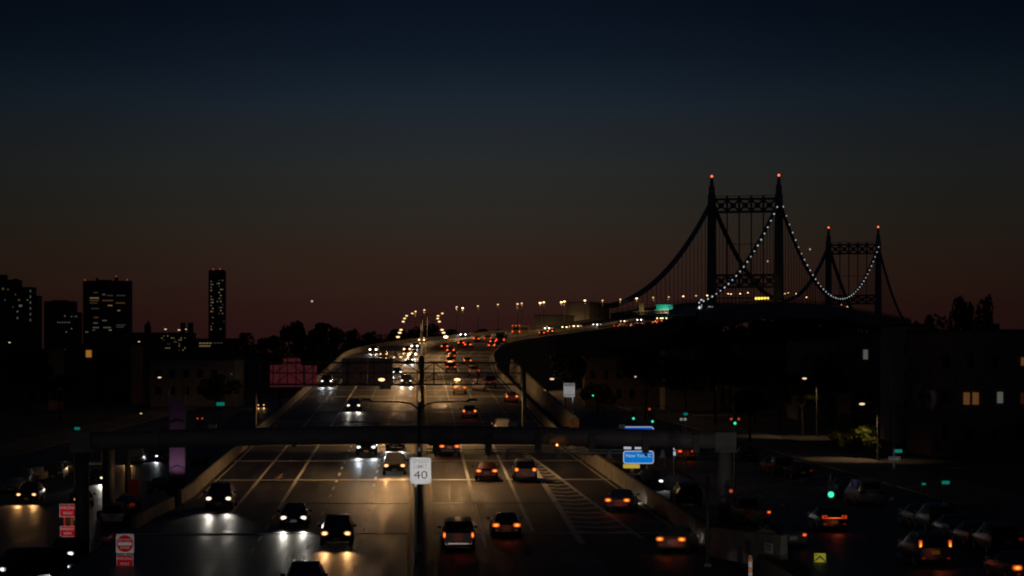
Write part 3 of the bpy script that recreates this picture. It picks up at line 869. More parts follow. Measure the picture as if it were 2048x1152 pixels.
# box truck and bus on the curve
def box_vehicle(name, label, cat, px, py, hz, dims, paint, roofl, tail):
    s, u = on_road(px, py, hz)
    Wd, L, H = dims
    p, h = path(s + L / 2, u)
    t = thing(name, label, cat, p, -h)
    mb = MB(); mb.box((0, 0, (H + .45) / 2), (Wd, L, H - .45)); mb.box((0, 0, H + .03), (Wd * .94, L * .97, .1), taper=.95)
    obj('body', mb, PAINTS[paint], t)
    mb = MB(); mb.plate(Wd * .7, H * .25, .1, .04, (0, -L / 2 - .01, H * .68)); obj('rear_window', mb, GLASS, t)
    mb = MB(); mb.box((0, -L / 2 - .05, .62), (Wd * .95, .16, .22)); obj('rear_bumper', mb, RUBBER, t)
    for sx in (-1, 1):
        for k in range(4 if L > 9 else 2):
            mb = MB(); mb.box((sx * (Wd / 2 + .01), -L / 2 + 1.4 + k * 2.2, H * .66), (.04, 1.7, H * .26)); obj('side_window', mb, GLASS, t)
        link('taillight', lamp_mesh(.26, .5, .12, tail), t, (sx * (Wd / 2 - .2), -L / 2 - .03, 1.2))
        for yy in (-L / 2 + 1.8, L / 2 - 1.8):
            w = link('wheel', wheel_meshes()[0], t, (sx * (Wd / 2 - .12), yy, .45)); w.scale = (1.2, 1.36, 1.36)
    for k in range(roofl):
        link('marker_lamp', lamp_mesh(.3, .2, .1, tail), t, ((k - (roofl - 1) / 2) * Wd * .82 / max(1, roofl - 1), -L / 2 - .03, H - .18))
    return t
box_vehicle('bus', 'tan bus with red roof and tail lights on the rising curve', 'bus', 1032, 664.5, 1.2, (2.5, 11., 3.1), 'tan', 3, 'tail_far')
box_vehicle('box_truck', 'pale box truck between the white van and the bus on the curve', 'truck', 1000.5, 680, 1.2, (2.3, 6.5, 3.0), 'silver', 0, 'tail_far')

# cars on the slip road
s, u = on_road(1249, 1000, .84)
p, h = path(s + 2.35, u)
vehicle('sedan', 'silver', p, -h - R(12), 'silver hatchback with orange taillights on the slip road beside the lit wall', tail='tail_amber', group='receding cars with taillights', tp=8, hp=380, head='head_white')
s, u = on_road(1364, 1080, .84)
p, h = path(s + 2.35, u)
vehicle('sedan', 'tan', p, -h - R(16), 'tan sedan entering the slip road at the bottom, right of the thin grey pole', tail='tail_amber', group='receding cars with taillights', tp=8, hp=60, head='head_white')

# street cars
def street_car(px, py, z, ty, pa, rz, lab, **k):
    d = -z * F / (py - HY)
    return vehicle(ty, pa, ((px - CX) / F * d, d, z), rz, lab, **k)
gl_ = 'cars on the left-hand street'
street_car(61, 1004, GL, 'suv', 'black', math.pi + .03, 'car with warm headlights facing this way at the far left of the street', head='head_warm', hp=260, group=gl_)
street_car(130, 1121, GL, 'sedan', 'black', math.pi + .05, 'dark car with two white headlights below the wrong way signs', head='head_cool', hp=260, group=gl_)
street_car(52, 1158, GL, 'van', 'black', math.pi - .64, 'dark van cut off by the bottom left corner', head='head_cool', hp=120, group=gl_)
street_car(163, 1010, GL, 'sedan', 'black', math.pi + .25, 'dark sedan with one headlight showing left of the gantry post', head='head_warm', hp=160, one=1, group=gl_)
street_car(197, 966, GL, 'sedan', 'charcoal', math.pi + .03, 'car with glaring headlight between the two left columns', head='head_white', hp=600, one=-1, group=gl_)
street_car(150, 944, GL, 'sedan', 'grey', math.pi + .03, 'car with a single white headlight behind the sedan at the gantry post', head='head_cool', hp=200, one=1, group=gl_)
street_car(274, 926, GL, 'suv', 'white', math.pi + .03, 'pale car with warm headlight behind the thin columns', head='head_warm', hp=600, one=1, group=gl_)
street_car(328, 921, GL, 'sedan', 'black', math.pi + .03, 'car with one white headlight left of the purple pylon', head='head_cool', hp=200, one=1, group=gl_)
street_car(250, 1106, GL, 'sedan', 'charcoal', math.pi + .5, 'dark sedan with one warm headlight behind the do not enter sign', head='head_warm', hp=120, one=1, group=gl_)
for i, (px, py) in enumerate(((28, 985), (45, 972), (75, 962), (112, 958), (128, 948))):
    street_car(px, py, GL, ('sedan', 'suv', 'sedan', 'van', 'sedan')[i], ('silver', 'grey', 'white', 'grey', 'silver')[i], math.pi + .04,
               ('silver sedan parked at the left edge behind the warm-lit car', 'grey SUV second in the parked row at the left edge', 'pale sedan third in the parked row at the left', 'grey minivan fourth in the parked row at the left', 'silver sedan last in the parked row at the left')[i], group='parked cars on the left')
street_car(255, 1025, GL, 'sedan', 'black', .04, 'dark parked sedan with a dull red light beside the low wall', tail='tail_red', group='parked cars on the left')
street_car(232, 1050, GL, 'suv', 'black', .04, 'dark parked SUV between the gantry post and the low wall', group='parked cars on the left')
street_car(400, 930, GL, 'sedan', 'black', math.pi, 'dark car parked right of the purple pylon', group='parked cars on the left')
street_car(320, 985, GL, 'sedan', 'charcoal', math.pi, 'dark car parked below left of the purple pylon', group='parked cars on the left')
vehicle('sedan', 'black', W(524, 815, 590) , math.pi, 'distant car with warm headlights left of the parapet near the lattice gantry', head='head_warm', hp=300, group=gl_).location.z = W(524, 815, 590).z
gr_ = 'cars on the right-hand street'
street_car(1655, 1059, GR, 'sedan', 'black', .06, 'black coupe with a full-width orange taillight bar', tail='tail_brake', style='bar', tp=18, group=gr_)
street_car(1849, 1128, GR, 'suv', 'black', .08, 'black SUV with tall orange taillights and a yellow plate', tail='tail_amber', style='tall', plate='y', tp=12, group=gr_)
street_car(1563, 1092, GR, 'sedan', 'grey', .18, 'grey sedan with a single red light behind the concrete divider', tail='tail', tone=1, group=gr_)
street_car(1488, 1046, GR, 'pickup', 'tan', .25, 'tan pickup truck beside the right gantry post', cat='pickup truck', tail='tail', tone=1, group=gr_)
street_car(2030, 1160, GR, 'sedan', 'charcoal', .12, 'dark car with an orange taillight cut off by the bottom right corner', tail='tail_amber', group=gr_)
street_car(1368, 919, GR, 'suv', 'silver', .05, 'car with red taillights waiting behind the blue sign', tail='tail', tp=8, group=gr_)
street_car(1492, 921, GR, 'sedan', 'black', .05, 'dark car with a pale plate right of the gantry post', group=gr_)
street_car(1728, 1008, GR, 'van', 'silver', .10, 'silver minivan parked below the street tree', cat='minivan', group=gr_)
street_car(1372, 1012, GR, 'suv', 'black', .05, 'dark SUV close behind the slip road wall', group=gr_)
street_car(1300, 975, GR, 'sedan', 'charcoal', math.pi + .05, 'dark car with one white headlight below the blue sign', head='head_cool', one=-1, hp=150, group=gr_)
PK = [(1545, 945, 'sedan', 'grey', 'tail_off', 'grey sedan parked first in the row beyond the crossing'), (1562, 950, 'suv', 'black', 'tail_off', 'black SUV parked second in the row beyond the crossing'),
      (1598, 957, 'sedan', 'black', 'tail_red', 'black sedan with a small red light in the row beyond the crossing'), (1688, 992, 'sedan', 'grey', 'tail_off', 'grey sedan parked just left of the silver minivan'),
      (1838, 1052, 'sedan', 'grey', 'tail_off', 'grey sedan first in the parked row at the right edge'), (1872, 1062, 'suv', 'charcoal', 'tail_off', 'charcoal SUV second in the parked row at the right edge'),
      (1908, 1076, 'sedan', 'black', 'tail_off', 'black sedan third in the parked row at the right edge'), (1948, 1092, 'sedan', 'black', 'tail_red', 'black sedan with a red light fourth in the parked row at the right edge'),
      (1995, 1106, 'suv', 'black', 'tail_red', 'black SUV with yellow plate last in the parked row at the right edge')]
for (px, py, ty, pa, tl, lab) in PK:
    street_car(px, py, GR, ty, pa, .06, lab, tail=tl, tone=1 if tl == 'tail_red' else None, group='parked cars on the right', plate='y' if 'yellow' in lab else None)

# added unseen cars below the frame; their spots light signs and road
def feeder(x, y, z, ty, pa, rz, lab, targets, low=0):
    t = vehicle(ty, pa, (x, y, z), rz, lab, head='head_white', group='added unseen cars lighting signs and road')
    if low: light('added_road_spot', 'SPOT', t, (0, BODY[ty]['L'] / 2 + .12, BODY[ty]['hh']), low, (1, .93, .82), .2, aim=(.06, 1, -.035), cone=36, blend=.9)
    for (q, pw, cone) in targets:
        o = Vector((0, BODY[ty]['L'] / 2 + .15, BODY[ty]['hh']))
        M = Matrix.Translation((x, y, z)) @ Matrix.Rotation(rz, 4, 'Z')
        aim = M.to_3x3().inverted() @ (Vector(q) - M @ o)
        light('added_sign_spot', 'SPOT', t, o, pw, (1, .97, .95), .1, aim=aim, cone=cone, blend=.5)
p, h = path(92, 2.3)
feeder(p.x, p.y, p.z, 'suv', 'grey', -h, 'added grey SUV lighting signs, unseen below the bottom edge, right of the median', [(W(841, 941, 138), 42000, 2.6), (W(1138, 780, 250), 260000, 1.0)], 420)
p, h = path(110, 15.2)
feeder(p.x, p.y, p.z, 'sedan', 'white', -h - R(4), 'added white sedan lighting the slip road, unseen below the bottom edge', [], 800)
feeder(-40, 92, GL, 'suv', 'black', -.2, 'added black SUV lighting signs, unseen below the bottom edge, on the left street', [(W(136, 1041, 172), 52000, 2.1), (W(250, 1104, 140), 11000, 2.9)], 900)
feeder(W(1640, 1300, 98).x, 96, GR, 'sedan', 'grey', 0, 'added grey sedan lighting signs, unseen below the bottom edge, on the right street', [(W(1640, 1121, 132), 11000, 2.2), (W(1789, 917, 180), 20000, 1.1), (W(1500, 1135, 133), 5000, 1.6)], 1300)
feeder(22, 97, GR, 'suv', 'silver', .03, 'added silver SUV lighting the right street, unseen below the bottom edge', [], 600)

# ------------------------------------------------------------------ signs
def sign_root(name, label, px, py, d, rz=0., cat='sign', group=None):
    return thing(name, label, cat, W(px, py, d), rz, group)
def post(t, x, top, bottom, w=.09, m=GALV, name='post', y=.07):
    mb = MB(); mb.box((x, y, (top + bottom) / 2), (w, w, top - bottom)); return obj(name, mb, m, t)
d = 138; k = d / F
t = sign_root('speed_limit_sign', 'white speed limit 40 sign on a pole in the median', 841, 941.5, d)
mb = MB(); mb.plate(42 * k, 53 * k, .07, .03); pn = obj('panel', mb, SIGN_W, t)
obj('lettering', moved(text_mb('SPEED', 10.6 * k, .002, 1.12), (0, -.02, 18.5 * k)), mat('pale_sign_ink', (.45, .42, .42), .6), pn)
obj('lettering', moved(text_mb('LIMIT', 10.6 * k, .002, 1.12), (0, -.02, 8.4 * k)), MATS['pale_sign_ink'], pn)
obj('lettering', moved(text_mb('40', 23 * k, -.002, 1.25), (.4 * k, -.02, -9.0 * k)), INK, pn)
post(t, -10 * k, 26 * k, -9.0, .11)
def small_sign(t, pn_name, w, h, dx, dz, m, lines, ink, border=None, r=.04, parent=None, y=0.):
    mb = MB(); mb.plate(w, h, r, .03, (dx, y, dz))
    if border is not None:
        pn = obj(pn_name, mb, border, t)
        mb = MB(); mb.plate(w * .95, h * .935, r * .8, .012, (dx, y - .018, dz)); fc = obj('face', mb, m, pn)
    else: pn = obj(pn_name, mb, m, t)
    for (body, size, zz, bold) in lines:
        obj('lettering', moved(text_mb(body, size, bold), (dx, y - .03, dz + zz)), ink, pn)
    return pn
d = 172; k = d / F
t = sign_root('wrong_way_sign', 'pair of red wrong way panels stacked on two red posts beside the gantry post', 136, 1021, d)
small_sign(t, 'upper_panel', 34 * k, 26 * k, 0, 0, SIGN_R, [('WRONG', 8.6 * k, 5.2 * k, 0), ('WAY', 8.6 * k, -5.4 * k, 0)], SIGN_W, SIGN_W)
small_sign(t, 'lower_panel', 30 * k, 21 * k, -.5 * k, -41.5 * k, SIGN_R, [('WRONG', 7.2 * k, 4.2 * k, 0), ('WAY', 7.2 * k, -4.4 * k, 0)], SIGN_W, SIGN_W)
post(t, -7 * k, 0, -4.2, .13, RED_POST); post(t, 7 * k, 0, -4.2, .13, RED_POST)
d = 140; k = d / F
t = sign_root('do_not_enter_sign', 'white square do not enter sign with a wrong way panel below it', 250, 1087, d)
mb = MB(); mb.plate(36 * k, 39 * k, .06, .03); pn = obj('upper_panel', mb, SIGN_W, t)
mb = MB(); mb.disc_y(17 * k, .012, (0, -.02, 0), 32); dk = obj('disc', mb, SIGN_R, pn)
mb = MB(); mb.plate(28 * k, 6.5 * k, .01, .01, (0, -.032, -.5 * k)); obj('bar', mb, SIGN_W, pn)
obj('lettering', moved(text_mb('DO NOT', 6.4 * k, 0), (0, -.033, 7.2 * k)), SIGN_W, pn)
obj('lettering', moved(text_mb('ENTER', 6.4 * k, 0), (0, -.033, -8.6 * k)), SIGN_W, pn)
small_sign(t, 'lower_panel', 34 * k, 26 * k, 0, -35.5 * k, SIGN_R, [('WRONG', 8.2 * k, 5.2 * k, 0), ('WAY', 8.2 * k, -5.4 * k, 0)], SIGN_W, SIGN_W)
post(t, 0, 10 * k, -2.9, .1)
d = 250; k = d / F
t = sign_root('state_law_sign', 'small white regulation sign with black header band, right of the parapet', 1138.5, 780, d)
mb = MB(); mb.plate(22.5 * k, 27.5 * k, .05, .03); pn = obj('panel', mb, SIGN_W, t)
mb = MB(); mb.plate(20.5 * k, 4.6 * k, .02, .01, (0, -.02, 10.3 * k)); obj('header', mb, SIGN_K, pn)
obj('lettering', moved(text_mb('STATE LAW', 3.9 * k, .004), (0, -.03, 10.3 * k)), SIGN_W, pn)
for (b_, zz, sz) in (('HEADLIGHTS', 4.6, 3.3), ('ON', .4, 3.3), ('IN RAIN', -4., 3.3)):
    obj('lettering', moved(text_mb(b_, sz * k, .0), (0, -.02, zz * k)), MATS['pale_sign_ink'], pn)
obj('lettering', moved(text_mb('OR SNOW', 4.4 * k, .006), (0, -.02, -10. * k)), SIGN_K, pn)
post(t, 7 * k, 0, -6.2, .1)
d = 262; k = d / F
t = sign_root('sign_board', 'dull brown square board behind the end of the outer wall', 1147, 847, d)
mb = MB(); mb.plate(22 * k, 21 * k, .03, .04); obj('panel', mb, mat('brown_board', (.30, .19, .12), .7, noise=.5, nscale=3), t)
post(t, 0, 0, -4.4, .12)
# chevron marker, object marker post and the plate on the divider
d = 132; k = d / F
t = sign_root('chevron_sign', 'yellow and black chevron marker at the end of the concrete divider', 1640, 1121, d)
mb = MB(); mb.plate(23 * k, 29 * k, .03, .03); pn = obj('panel', mb, SIGN_Y, t)
for zz in (10.5, -5.0):
    mb = MB()
    for sx in (-1, 1):
        q = [(0, zz), (sx * 10.5, zz - 9.5), (sx * 10.5, zz - 14.), (0, zz - 4.6)]
        q = [(x * k, -.022, max(z, -14.) * k) for x, z in q]
        mb.add(q, [(0, 1, 2, 3)])
    obj('chevron', mb, SIGN_K, pn)
mb = MB(); mb.plate(4 * k, 3 * k, .01, .012, (-8 * k, -.022, 11 * k)); obj('number_plate', mb, SIGN_K, pn)
post(t, 0, 0, -1.9, .09)
d = 133; k = d / F
t = sign_root('delineator_post', 'orange and white striped marker post at the bottom edge beside the divider', 1500.5, 1113, d, cat='marker post')
for i in range(4):
    mb = MB(); mb.box((0, 0, -(5 + i * 11) * k), (7.5 * k, .16, 11 * k - .004))
    obj('band', mb, mat('orange_band', (.75, .22, .02), .5) if i % 2 == 0 else SIGN_W, t)
mb = MB(); mb.box((0, .13, -28 * k), (.16, .1, 60 * k)); obj('post', mb, GALV, t)
# concrete divider between slip road and street (a wedge), with its plate
mb = MB()
a, b_ = W(1432, 1062, 150), W(1560, 1112, 137)
def wall_between(a, b, h, w):
    mb = MB(); a, b = Vector(a), Vector(b); d_ = (b - a); d_.z = 0; n = Vector((d_.y, -d_.x, 0)).normalized() * w / 2
    vs = []
    for p in (a, b):
        vs += [p - n, p + n, p + n * .7 + Vector((0, 0, h)), p - n * .7 + Vector((0, 0, h))]
    mb.add(vs, [(0, 1, 5, 4), (1, 2, 6, 5), (2, 3, 7, 6), (3, 0, 4, 7), (0, 3, 2, 1), (4, 5, 6, 7)]); return mb
A = W(1425, 1090, 146); A.z = GR - .9; B_ = W(1568, 1130, 134); B_.z = GR - .5
tag(obj('concrete_divider', wall_between(A, B_, 1.75, .5), CONC_D), 'concrete divider between slip road and street, carrying a black and white plate', 'barrier')
A2 = W(1568, 1130, 134); A2.z = GR - .5; B2 = W(1626, 1150, 132.3); B2.z = GR - .4
tag(obj('sloping_kerb', wall_between(A2 + Vector((.1, -.2, 0)), B2, .4, .4), CONC_D), 'low striped kerb running on from the divider to the chevron sign', 'kerb')
t = sign_root('divider_plate', 'slanted black and white lettered plate on the concrete divider', 1547.5, 1098, 134.9)
dv = (B_ - A); dv.z = 0; nv = Vector((dv.y, -dv.x, 0)).normalized()      # the face turned to the slip road
fp = A + dv * .86 + nv * .27
t.location = (fp.x, fp.y, t.location.z)
mb = MB(); mb.plate(1.25, .56, .01, .02); pn = obj('panel', mb, mat('plate_grey', (.55, .55, .55), .6, noise=.2, nscale=8), t)
obj('lettering', moved(text_mb('SYS', .46, .012, 1.25), (0, -.014, 0)), SIGN_K, pn)
t.rotation_euler = (0, 0, math.atan2(nv.x, -nv.y))

# small green street name signs with headlight reflection put in as emission, one-way sign
def name_sign(px, py, d, w, h, label, pole=True, up=0):
    k = d / F
    t = sign_root('street_name_sign', label, px, py, d, group='small street name signs with painted glow')
    mb = MB(); mb.plate(w * k, h * k, .03, .06); pn = obj('panel', mb, GREEN_SIGN, t)
    z0 = GL if px < 800 else GR
    hh = W(px, py, d).z - z0
    if pole:
        mb = MB(); mb.tube([(-w * k * .55, 0, up * k + .3), (-w * k * .55, 0, -hh)], .07, 6); obj('pole', mb, STEEL, t)
    return t, k
name_sign(1797, 902, 180, 14.5, 6.5, 'teal street name sign above the one way sign', False)
t = sign_root('one_way_sign', 'black one way sign with a white arrow pointing right on a tall pole', 1789, 917.5, 180); k = 180 / F
mb = MB(); mb.plate(23 * k, 9.2 * k, .03, .03); pn = obj('panel', mb, SIGN_W, t)
mb = MB(); mb.plate(21.4 * k, 7.8 * k, .02, .01, (0, -.018, 0)); obj('face', mb, SIGN_K, pn)
mb = MB(); a_ = [(-9.4, 2), (5, 2), (5, 3.5), (9.8, 0), (5, -3.5), (5, -2), (-9.4, -2)]
mb.add([(x * k, -.026, z * k) for x, z in a_], [tuple(range(6, -1, -1))]); obj('arrow', mb, SIGN_W, pn)
obj('lettering', moved(text_mb('ONE WAY', 3.4 * k, .003, .8), (-1.6 * k, -.03, 0)), SIGN_K, pn)
mb = MB(); mb.tube([(-.5 * k, .12, 97 * k), (-.5 * k, .12, GR - W(1789, 917.5, 180).z)], [.07, .11], 8); obj('pole', mb, STEEL, t)
mb = MB(); mb.plate(8 * k, 7 * k, .02, .02, (-6 * k, 0, -80 * k)); obj('pole_notice', mb, SIGN_W, t)
name_sign(1891, 965, 160, 16, 6.5, 'teal street name sign above the parked row at the right')
name_sign(1847, 968, 165, 9, 4, 'small dim teal sign left of the one over the parked row')
name_sign(1371, 828, 230, 9, 4.4, 'teal street name sign over the white sign left of the green signal')
name_sign(441, 808, 330, 16, 6.5, 'teal street name sign left of the parapet above the gantry beam')
name_sign(154, 857, 250, 11, 5, 'teal street name sign above the left end of the gantry beam')
t = sign_root('white_name_sign', 'small white sign under a teal one left of the green traffic signal', 1366.5, 838.5, 230); k = 230 / F
mb = MB(); mb.plate(13 * k, 5 * k, .03, .04); obj('panel', mb, mat('white_sign_glow', (.6, .6, .58), .5, emit=(.8, .8, .74), estr=.22), t)  # brightness of the panel put in as emission
mb = MB(); mb.tube([(5 * k, .1, 1.), (5 * k, .1, GR - W(1366, 838.5, 230).z)], .07, 6); obj('pole', mb, STEEL, t)

# the big lit shop sign behind the slip road wall
d = 228; k = d / F
t = sign_root('shop_sign', 'tall lit blue shop sign with white lettering and a yellow panel below', 1277, 890, d, cat='sign')
mb = MB(); mb.plate(62 * k, 75 * k, 9 * k, .3, (0, .17, 0)); cab = obj('cabinet', mb, RUBBER, t)
def lit_face(nm, w, h, zc, m, r):
    mb = MB(); mb.plate(w * k, h * k, r * k, .03, (0, 0, zc * k)); o = obj(nm + '_border', mb, WHITE_LED, cab)
    mb = MB(); mb.plate((w - 3) * k, (h - 3.2) * k, r * .8 * k, .02, (0, -.028, zc * k)); obj(nm, mb, m, cab)
lit_face('upper_face', 61, 32, 21, BLUE_LED2, 6)
lit_face('lower_face', 61, 26, -24.5, BLUE_LED, 5)
for x, w in ((-22, 15), (-1, 13)):
    mb = MB(); mb.plate(w * k, 5.6 * k, .05, .03, (x * k, 0, -5.6 * k)); obj('white_panel', mb, WHITE_LED, cab)
obj('lettering', moved(text_mb('New York C', 9.2 * k, .0, 1.05), (0, -.05, -21.5 * k)), WHITE_LED, cab)
mb = MB(); mb.plate(33 * k, 8 * k, .05, .2, (-14 * k, .1, -42.5 * k)); yp = obj('yellow_panel', mb, YEL_LED, t)
for x in (-12, 18):
    mb = MB(); mb.tube([(x * k, .45, 30 * k), (x * k, .45, GR - W(1298, 890, d).z)], .16, 8); obj('pole', mb, CONC, t)
t = thing('edge_lit_sign', 'thin white lit sign edge right of the blue shop sign', 'sign', W(1349, 900, 226)); k2 = 226 / F
for zz, hh in ((4, 9), (-7, 8)):
    mb = MB(); mb.plate(4.4 * k2, hh * k2, .06, .2, (0, 0, zz * k2)); obj('panel', mb, WHITE_LED, t)
mb = MB(); mb.tube([(0, .3, 10 * k2), (0, .3, GR - W(0, 900, 226).z)], .1, 8); obj('pole', mb, STEEL, t)

# ------------------------------------------------------------------ round-beam gantry
d = 163; k = d / F
t = thing('tubular_gantry', 'dark round-beam gantry spanning the parkway, with five pale hanging lamps', 'gantry', (0, 0, 0))
pts = []
for i in range(25):
    f = i / 24
    px = 152 + (1462 - 152) * f
    py = 884 - 12.5 * math.sin(math.pi * f) * 1.0 - 2 * f
    pts.append(W(px, py, d))
mb = MB(); mb.tube(pts, 17.2 * k, 16); obj('beam', mb, GANTRY, t, smooth=True)
for px, z0, w in ((164, GL, .9), (1450, GR - 1.2, .42)):
    top = W(px, 884, d)
    mb = MB(); mb.tube([(top.x, top.y, z0 - .3), (top.x, top.y, top.z + .1)], [.48, .46], 14); obj('post', mb, GANTRY if px > 800 else STEEL, t, smooth=True)
    mb = MB(); mb.box((top.x, top.y, top.z), (1.35, 1.35, 1.3)); obj('post_collar', mb, GANTRY, t)
    mb = MB(); mb.box((top.x, top.y, z0 + .1), (1.5, 1.5, .5)); obj('footing', mb, CONC_D, t)
for i in (3, 8, 13, 18, 22):
    a_, b3 = pts[i] - Vector((.12, 0, 0)), pts[i] + Vector((.12, 0, 0))
    mb = MB(); mb.beam(a_, b3, 1.36, 1.36, 16); obj('flange', mb, GANTRY, t)
mb = MB(); mb.tube([p_ + Vector((0, -.3, .58)) for p_ in pts], .05, 6); obj('conduit', mb, GALV, t)
for i, w_ in ((5, .5), (11, .35), (16, .6), (20, .4)):
    mb = MB(); mb.box(pts[i] + Vector((0, -.1, .72)), (w_, .4, .35)); obj('equipment_box', mb, GALV, t)
for px in (872, 977, 1076, 1184, 1291, 1392):
    c = W(px, 886, d - .7)
    mb = MB(); mb.box((c.x, c.y, c.z - .05), (.42, .5, 1.2)); mb.box((c.x, c.y - .4, c.z - .75), (.12, 1.2, .14)); obj('bracket', mb, STEEL, t)
for py in (898, 903.5):
    mb = MB(); mb.beam(W(852, py, d - 1.3), W(1245, py + 2, d - 1.3), .07); obj('walkway_rail', mb, GALV, t)
mb = MB(); mb.beam(W(852, 907, d - 1.2), W(1245, 909, d - 1.2), .5, .06); obj('walkway', mb, STEEL, t)
for px in (910, 1017, 1117, 1218, 1325):
    c = W(px, 909, d - 1.6)
    mb = MB(); mb.tube([c + Vector((0, 0, .32)), c + Vector((0, 0, .12)), c + Vector((0, 0, -.14)), c + Vector((0, 0, -.2))], [.09, .12, .2, .24], 10)
    obj('hanging_lamp', mb, mat('pale_lamp_shade', (.85, .82, .76), .5), t, smooth=True)
c = W(1114, 890, d - .9)
mb = MB(); mb.ball(c, .07, 8, 6); obj('amber_lamp', mb, LAMP['marker'], t)

# ------------------------------------------------------------------ lattice gantry with sign backs
d = 249; k = d / F
t = thing('lattice_gantry', 'dark lattice gantry across the lanes with dull red sign backs on the left', 'gantry')
x0, x1 = W(520, 0, d).x, W(1042, 0, d).x
zt_, zm, zb_ = W(0, 725.5, d).z, W(0, 746, d).z, W(0, 769, d).z
N = 18
for y_ in (d, d + 1.4):
    for z_ in (zt_, zm, zb_):
        mb = MB(); mb.beam((x0, y_, z_), (x1, y_, z_), .16 if z_ != zm else .1); obj('chord', mb, STEEL, t)
for i in range(N + 1):
    x = x0 + (x1 - x0) * i / N
    if i % 3 == 0:
        mb = MB(); mb.beam((x, d, zt_ - .08), (x, d, zb_ + .08), .11); obj('upright', mb, STEEL, t)
    if i < N:
        xb = x0 + (x1 - x0) * (i + 1) / N
        for (za, zc) in ((zt_, zm), (zm, zb_)):
            a, b2 = ((x, d + .1, za), (xb, d + .1, zc)) if i % 2 == 0 else ((x, d + .1, zc), (xb, d + .1, za))
            mb = MB(); mb.beam(a, b2, .08); obj('diagonal', mb, STEEL, t)
pz = W(0, 712, d).z
mb = MB(); mb.tube([(W(843, 0, d).x, d + .7, road_z(d)), (W(843, 0, d).x, d + .7, pz)], .26, 12); obj('post', mb, STEEL, t, smooth=True)
for px in (508, 1048):
    mb = MB(); mb.tube([(W(px, 0, d).x, d + .7, GL - .5), (W(px, 0, d).x, d + .7, zt_ + .2)], .22, 10); obj('post', mb, STEEL, t, smooth=True)
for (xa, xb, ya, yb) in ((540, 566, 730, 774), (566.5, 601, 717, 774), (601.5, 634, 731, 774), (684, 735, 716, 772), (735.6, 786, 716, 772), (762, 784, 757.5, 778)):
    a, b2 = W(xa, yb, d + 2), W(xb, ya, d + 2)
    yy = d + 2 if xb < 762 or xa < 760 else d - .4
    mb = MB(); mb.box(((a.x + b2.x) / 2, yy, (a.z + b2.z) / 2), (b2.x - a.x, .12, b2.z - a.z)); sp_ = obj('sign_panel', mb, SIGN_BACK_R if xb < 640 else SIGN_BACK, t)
    for f in (.25, .75):
        mb = MB(); mb.box((a.x + (b2.x - a.x) * f, yy - .1, (a.z + b2.z) / 2), (.1, .08, (b2.z - a.z) * .96)); obj('stiffener', mb, GALV, sp_)

# thin posts and columns
def column(name, label, px, top, base, d, w, m=STEEL, z0=None):
    a = W(px, top, d); z0 = z0 if z0 is not None else W(px, base, d).z
    t = thing(name, label, 'column', (a.x, a.y, z0))
    mb = MB(); mb.tube([(0, 0, 0), (0, 0, a.z - z0)], [w, w * .9], 12); obj('shaft', mb, m, t, smooth=True)
    mb = MB(); mb.box((0, 0, .2), (w * 3, w * 3, .5)); obj('base', mb, CONC_D, t)
    return t
column('steel_column', 'broad dark column just right of the left gantry post', 217, 893, 1015, 205, .55, z0=GL)
column('steel_column', 'thinner dark column between the broad one and the purple pylon', 256, 893, 985, 230, .3, z0=GL)
t = column('signal_pole', 'thin grey pole in front of the right gantry post at the slip road', 1415, 955, 1200, 140, .13, POLE_D, z0=GR - 1.2)
mb = MB(); mb.tube([(0, 0, W(0, 1000, 140).z - (GR - 1.2)), (2.6, .1, W(0, 978, 140).z - (GR - 1.2)), (6.95, -.2, W(0, 946, 140).z - (GR - 1.2))], [.06, .05, .035], 8); obj('arm', mb, POLE_D, t)
mb = MB(); mb.tube([(0, 0, W(0, 978, 140).z - (GR - 1.2)), (-1.8, .3, W(0, 938, 140).z - (GR - 1.2))], [.06, .05], 6); obj('arm', mb, POLE_D, t)
# red panel standing by the columns
t = thing('red_panel', 'narrow dark red panel beside the thin left column', 'sign', W(268, 1000, 222)); k = 222 / F
mb = MB(); mb.plate(19 * k, 42 * k, .04, .06, (0, 0, 20 * k)); obj('panel', mb, mat('dark_red_panel', (.28, .02, .03), .5), t)
mb = MB(); mb.box((0, .1, -.4), (.1, .1, 2.6)); obj('post', mb, STEEL, t)
# purple lit pylon
d = 236; k = d / F
base = W(355, 957, d)
t = thing('purple_pylon', 'tall purple-lit banner pylon rising behind the gantry beam on the left', 'pylon', (base.x, base.y, GL))
H0 = base.z - GL
mb = MB(); mb.box((0, 0, H0 / 2), (32 * k, .9, H0)); obj('plinth', mb, CONC_D, t)
mb = MB(); mb.plate(29 * k, 155 * k, .05, .3, (0, 0, H0 + 80 * k)); obj('banner', mb, mat('purple_banner', (.34, .22, .33), .7, noise=.15, nscale=.6), t)
for sx in (-1, 1):
    mb = MB(); mb.box((sx * 15.2 * k, 0, H0 + 95 * k), (.08, .4, 190 * k)); obj('edge_frame', mb, STEEL, t)
for zz in (20, 112):
    mb = MB()
    mb.add([(-14 * k, -.17, H0 + zz * k), (0, -.17, H0 + (zz + 5) * k), (14 * k, -.17, H0 + zz * k), (14 * k, -.17, H0 + (zz + 2) * k), (0, -.17, H0 + (zz + 8) * k), (-14 * k, -.17, H0 + (zz + 2) * k)], [(0, 1, 4, 5), (1, 2, 3, 4)])
    obj('chevron', mb, SIGN_K, t)
lf = MB(); lf.box((0, -2.2, H0 - .5), (.4, .3, .25)); obj('added_floodlight', lf, STEEL, t)  # lamp added to wash the banner in purple light
light('added_floodlight_beam', 'SPOT', t, (0, -2.2, H0 - .2), 75, (1, .62, .92), .2, aim=(0, 1.3, 2.6), cone=100, blend=.8)

